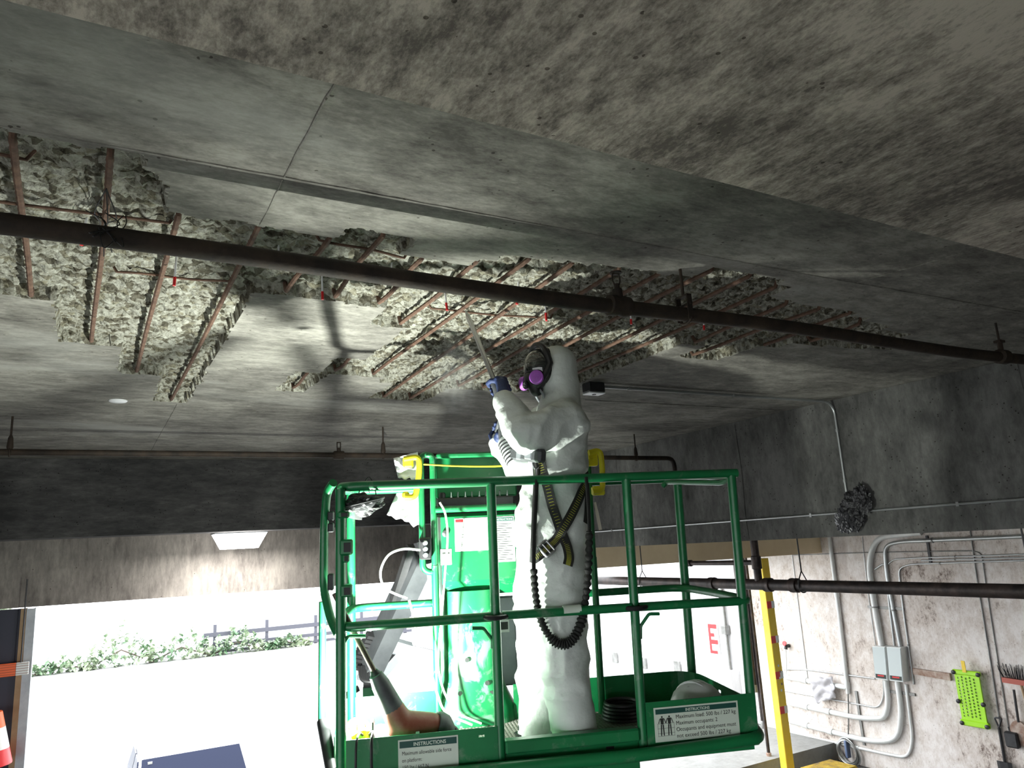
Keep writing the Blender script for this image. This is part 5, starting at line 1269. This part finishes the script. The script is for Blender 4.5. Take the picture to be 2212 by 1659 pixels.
for px in (1390, 1735, 2230):
    y = dpz(px); m = MB(); m.cyl((DX, y, DZ + .17), (DX, y, ZC - .3), .009, n=6); m.tube([(DX + .085*math.cos(a), y, DZ + .085*math.sin(a)) for a in np.linspace(-2.4, -.75 + 0, 12)] , .009, 6)
    for s in (-1, 1): m.tube([(DX + s*.085, y, DZ - .03), (DX + s*.075, y, DZ + .06), (DX, y, DZ + .18)], .008, 6)
    shift(m, B_).build('pipe_hanger', M_BLKM, e)

# yellow post with red and white reflective bands
yq = onZ(1702, 1648, .0); YX, YY = yq.x, yq.y
yp = empty('corner_guard_post', (YX, YY, 0), 'yellow corner guard post with red and white reflective bands at the opening', 'post')
MB().bbox((-.10, -.06, -.35), (.10, .10, 3.69), .01).build('post_body', M_YELP, yp)
for py in (1306, 1381, 1458, 1533):
    z = onY(1655 + (py - 1306) * .12 + 12, py, YY - .06).z; h_ = .065
    MB().box((-.101, -.064, z - h_), (.015, -.0605, z + h_)).build('red_band', M_RED, yp)
    MB().box((.016, -.064, z - h_), (.101, -.0605, z + h_)).build('white_band', M_DECAL, yp)
for k in range(5): MB().bbox((-.02 + .03 * (k % 2), -.066, 1.25 + k * .11), (.02 + .03 * (k % 2), -.060, 1.29 + k * .11), .002).build('chip_mark', M_RUST if k % 2 else M_DECAL, yp)
# downpipes just outside the opening
for k, (px, pb, r, lab) in enumerate(((1612, 1420, .050, 'short black downpipe farthest left of the yellow post'), (1632, 1495, .045, 'middle black downpipe ending halfway down, left of the yellow post'), (1650, 1573, .045, 'longest capped downpipe left of the yellow post'))):
    Yp = HY + .62; b_q = onY(px, pb, Yp); t_q = Vector((b_q.x, Yp, 4.6)); e = empty('downpipe', b_q, lab, 'pipe')
    shift(MB().tube([t_q, b_q], r, 12), b_q).build('pipe_run', M_DRAIN, e, True); shift(MB().lathe([(r*1.2, 0), (r*1.2, .12), (r, .14)], b_q, (0, 0, 1), 12), b_q).build('end_collar', M_EMTD, e, True)
    shift(MB().box((b_q.x - r * 1.2, HY + .281, 4.0), (b_q.x + r * 1.2, Yp, 4.06)), b_q).build('wall_bracket', M_EMTD, e)
c = onY(1662, 1640, HY + .5); e = empty('floor_downpipe', (c.x, HY + .5, -.02), 'thin dark rusty downpipe reaching the ground left of the yellow post', 'pipe')
MB().tube([(0, 0, 0), (0, 0, 4.5)], .032, 10).build('pipe_run', M_DRAIN, e, True); MB().lathe([(.05, 0), (.05, .05), (.034, .06)], (0, 0, 0), (0, 0, 1), 10).build('floor_flange', M_RUST, e)
# yellow concrete kerb block on the floor
kq = onZ(1780, 1648, .12); e = empty('kerb_block', (kq.x, kq.y, 0), 'worn yellow concrete kerb block at the foot of the right wall', 'kerb')
MB().bbox((-.55, -.5, -.35), (.30, .12, .12), .04).build('block_body', concrete('worn_yellow_concrete', (.16, .12, .09), (.50, .33, .04), (.62, .45, .09), 2.5, 9, (1, 1, 1), .003, .4), e)

# exterior: ledge on the outside wall, red sign, pipe
ew = bpy.data.objects['wall_exterior']
p0, p1 = onX(1560, 1448, RX - .25), onX(1270, 1395, RX - .25)
MB().box((RX - .28, p0.y - .3, p0.z - .55), (RX - .002, 33, p0.z)).build('wall_ledge', M_EXTW, ew)
for px, py in ((1330, 1420), (1465, 1440), (1392, 1432)):
    c = onX(px, py, RX - .29); MB().bbox((RX - .34, c.y - .12, c.z - .14), (RX - .282, c.y + .12, c.z + .14), .01).build('ledge_bracket', M_EMTD, ew)
c = onX(1543, 1380, RX - .02); e = empty('red_sign', c, 'faded red and white sign on the sunlit outside wall', 'sign')
MB().bbox((-.015, -.16, -.34), (.015, .16, .34), .006).build('sign_plate', M_DECAL, e)
for z0, z1, y0, y1 in ((-.34, .34, .09, .16), (.24, .34, -.13, .09), (.05, .13, -.03, .09), (-.12, -.02, -.13, .09), (-.34, -.27, -.09, .09)): MB().box((-.019, y0, z0), (-.0155, y1, z1)).build('red_stroke', M_RED, e)
c = onX(1585, 1500, RX - .05); e = empty('outside_pipe', (RX - .06, c.y, -.02), 'thin grey pipe standing against the outside wall', 'pipe'); MB().tube([(0, 0, 0), (0, 0, 3.0)], .04, 10).build('pipe_run', M_EMTD, e, True)
MB().bbox((-.10, -.08, 1.9), (.05, .08, 2.1), .01).build('pipe_box', M_EMTD, e)

# ================================================================== LEFT EDGE
bq = onY(31, 1446, HY - .35); e = empty('clearance_bar', bq, 'orange and white striped clearance bar hanging at the left pier', 'clearance bar')
hb = .068; x1 = onY(62, 1444, HY - .35).x - bq.x; xs_ = onY(34, 1446, HY - .35).x - bq.x
MB().bbox((-1.6, -.02, -hb), (xs_, .02, hb), .004).build('orange_board', M_ORANGE, e); MB().bbox((xs_ + .001, -.02, -hb), (x1, .02, hb), .004).build('white_board', M_DECAL, e)
m = MB()
for k in range(5): MB().box((-1.6, -.0215, -hb + .018 + k * .026), (x1, -.0203, -hb + .022 + k * .026)).build('board_groove', pm('groove_dark', (.25, .05, .02), .6) if k == 0 else bpy.data.materials['groove_dark'], e)
for x in (-1.2, x1 - .08): MB().cyl((x, 0, hb), (x, 0, 3.84 + .3 - bq.z), .008, n=6).build('hanging_chain', M_BLKM, e)
cq = onY(2, 1590, HY - .30); e = empty('striped_cone', cq, 'slanted red and white striped marker at the left picture edge', 'marker')
for k, (za, zb2, mt) in enumerate(((-.28, -.12, M_RED), (-.119, .10, M_DECAL), (.101, .26, M_ORANGE))):
    m = MB(); m.lathe([(.20 - .30 * za * .8, za), (.20 - .30 * zb2 * .8, zb2)], (-.14, 0, 0), (.0, 0, 1), 20); m.build('cone_band', mt, e, True)
m = MB(); m.tube([(-.14, 0, -.28), (-.14, 0, -cq.z - .35)], .03, 8); m.build('marker_stake', M_BLKM, e)

# ================================================================== OUTSIDE, FAR
# parked white car, seen over its windscreen
car = empty('parked_car', (1.56, 13.0, -.02), 'white parked car with dark windscreen just outside the left opening', 'car')
def sec(y, w, zb, zt, wt):   # cross-section ring
    return [Vector((-w, y, zb)), Vector((w, y, zb)), Vector((w*1.02, y, (zb*.55 + zt*.45))), Vector((wt, y, zt)), Vector((-wt, y, zt)), Vector((-w*1.02, y, (zb*.55 + zt*.45)))]
MB().loft([sec(-2.05, .70, .32, .60, .62), sec(-1.95, .84, .24, .74, .76), sec(-1.3, .90, .22, .90, .82), sec(-.75, .91, .22, .98, .84), sec(1.5, .91, .22, 1.0, .86), sec(2.2, .90, .24, 1.0, .82), sec(2.5, .82, .34, .90, .74)]).build('car_body', M_CARW, car, True)
cab = [[Vector((-.80, -.80, .95)), Vector((.80, -.80, .95)), Vector((.80, 1.9, .95)), Vector((-.80, 1.9, .95))], [Vector((-.70, .0, 1.50)), Vector((.70, .0, 1.50)), Vector((.66, 1.35, 1.50)), Vector((-.66, 1.35, 1.50))], [Vector((-.60, .15, 1.555)), Vector((.60, .15, 1.555)), Vector((.58, 1.2, 1.555)), Vector((-.58, 1.2, 1.555))]]
MB().loft(cab).build('car_cabin', M_CARW, car)
def pane(a, b_, c, d, n_, name, mat=M_GLASS):
    n_ = Vector(n_).normalized(); q = [Vector(t) + n_ * .012 for t in (a, b_, c, d)]; k = [Vector(t) - n_ * .004 for t in (a, b_, c, d)]
    return MB().loft([q, k]).build(name, mat, car)
ws = pane((-.74, -.74, .99), (.74, -.74, .99), (.675, -.03, 1.48), (-.675, -.03, 1.48), (0, -.57, .82), 'windscreen')
for s in (-1, 1):
    pane((s*.785, -.60, 1.02), (s*.785, .60, 1.02), (s*.705, .60, 1.45), (s*.715, .05, 1.45), (s*.98, 0, .17), 'side_window'); pane((s*.785, .66, 1.02), (s*.785, 1.6, 1.02), (s*.70, 1.28, 1.45), (s*.705, .66, 1.45), (s*.98, 0, .17), 'side_window')
    MB().bbox((s*.93 - .07, -.62, .98), (s*.93 + .07, -.52, 1.14), .02).build('door_mirror', M_GLASS, car)
    for y in (-1.35, 1.55):
        wh = MB().lathe([(.20, -.1), (.31, -.1), (.33, -.07), (.33, .07), (.31, .1), (.20, .1)], (s*.82, y, .33), (1, 0, 0), 24).build('wheel', M_TYRE, car, True); MB().lathe([(.19, -.09), (.19, .09)], (s*.82, y, .33), (1, 0, 0), 20).build('hub_cap', M_STEEL, wh, True)
MB().box((-.60, -.125 + 0, 1.43), (-.54, -.105, 1.46)).build('corner_sticker', M_DECAL, ws)
# far retaining wall, guard rails, ivy
FY = 40.0
fw = structure(MB().box((-14, FY, -.02), (30, FY + .3, .55)), 'wall_far', M_EXTW)
gq = onY(690, 1350, FY - .5); g0 = onY(440, 1372, FY - .5).x
gr_ = empty('guard_rail', (16, FY - .5, -.02), 'grey guard rail with three long rails beyond the lot', 'guard rail')
for py, h_ in ((1352, .10), (1374, .08), (1388, .06)):
    z = onY(650, py, FY - .5).z + .02; MB().box((g0 - 16, -.05, z - h_), (30 - 16, .0, z + h_)).build('rail', M_RAIL, gr_)
for x in np.arange(g0 + .5, 29, 2.4): MB().box((x - 16 - .07, .002, 0), (x - 16 + .07, .12, 1.35)).build('rail_post', M_RAIL, gr_)
def leaves(n, spread, seed, size=.11):
    r = np.random.default_rng(seed); m = MB()
    for k in range(n):
        u, v, w_ = r.uniform(-1, 1), r.uniform(-1, 1), r.uniform(0, 1); hh = spread[2] * (1 - .55 * abs(u)) * (.75 + .5 * math.sin(u * 7 + seed) ** 2)
        c = Vector((u * spread[0], v * spread[1], hh * w_)); q = Matrix.Rotation(r.uniform(0, 6.3), 3, 'Z') @ Matrix.Rotation(r.uniform(-1.1, 1.1), 3, 'X'); s = size * r.uniform(.6, 1.5)
        m.add([c + q @ Vector(t) * s for t in ((0, -1, 0), (.7, -.1, .15), (.35, .7, 0), (0, 1.2, -.1), (-.35, .7, 0), (-.7, -.1, .15))], [(0, 1, 2, 3), (0, 3, 4, 5)])
    return m
plants = [(140, 1412, 1.25, .7), (262, 1405, 1.35, 1.7), (392, 1408, 1.35, 1.3), (512, 1408, 1.25, 1.2), (620, 1408, 1.1, .6)]
lbl = ['low ivy clump at the far left end of the lot edge', 'tallest ivy mound on the far retaining wall', 'ivy mound just right of the tallest one', 'ivy clump at the left end of the guard rail, under the lamp', 'low ivy clump below the guard rail']
for (px, py, w_, h_), lb in zip(plants, lbl):
    c = onY(px, py, FY - .9); e = empty('ivy_clump', (c.x, FY - 1.0, -.02), lb, 'ivy', 'ivy along the lot edge')
    leaves(330, (w_, .3, h_), px).build('foliage', M_LEAF, e, fix=False); MB().tube([(-w_, .1, 0), (0, .15, h_ * .4), (w_, .1, 0)], .03, 6).build('stem', M_BARK, e)
c = onY(84, 1325, 24); e = empty('lot_tree', (c.x - 1.2, 24, -.02), 'tree whose leaves show at the top left corner of the opening', 'tree')
MB().tube([(0, 0, 0), (.05, 0, 2), (0, 0, 4.2)], [.16, .12, .06], 8).build('trunk', M_BARK, e, True); m = leaves(1500, (.55, .6, .7), 99, .10); m.v = [(x, y, z + 2.9) for x, y, z in m.v]; m.build('foliage', M_LEAF, e, fix=False)
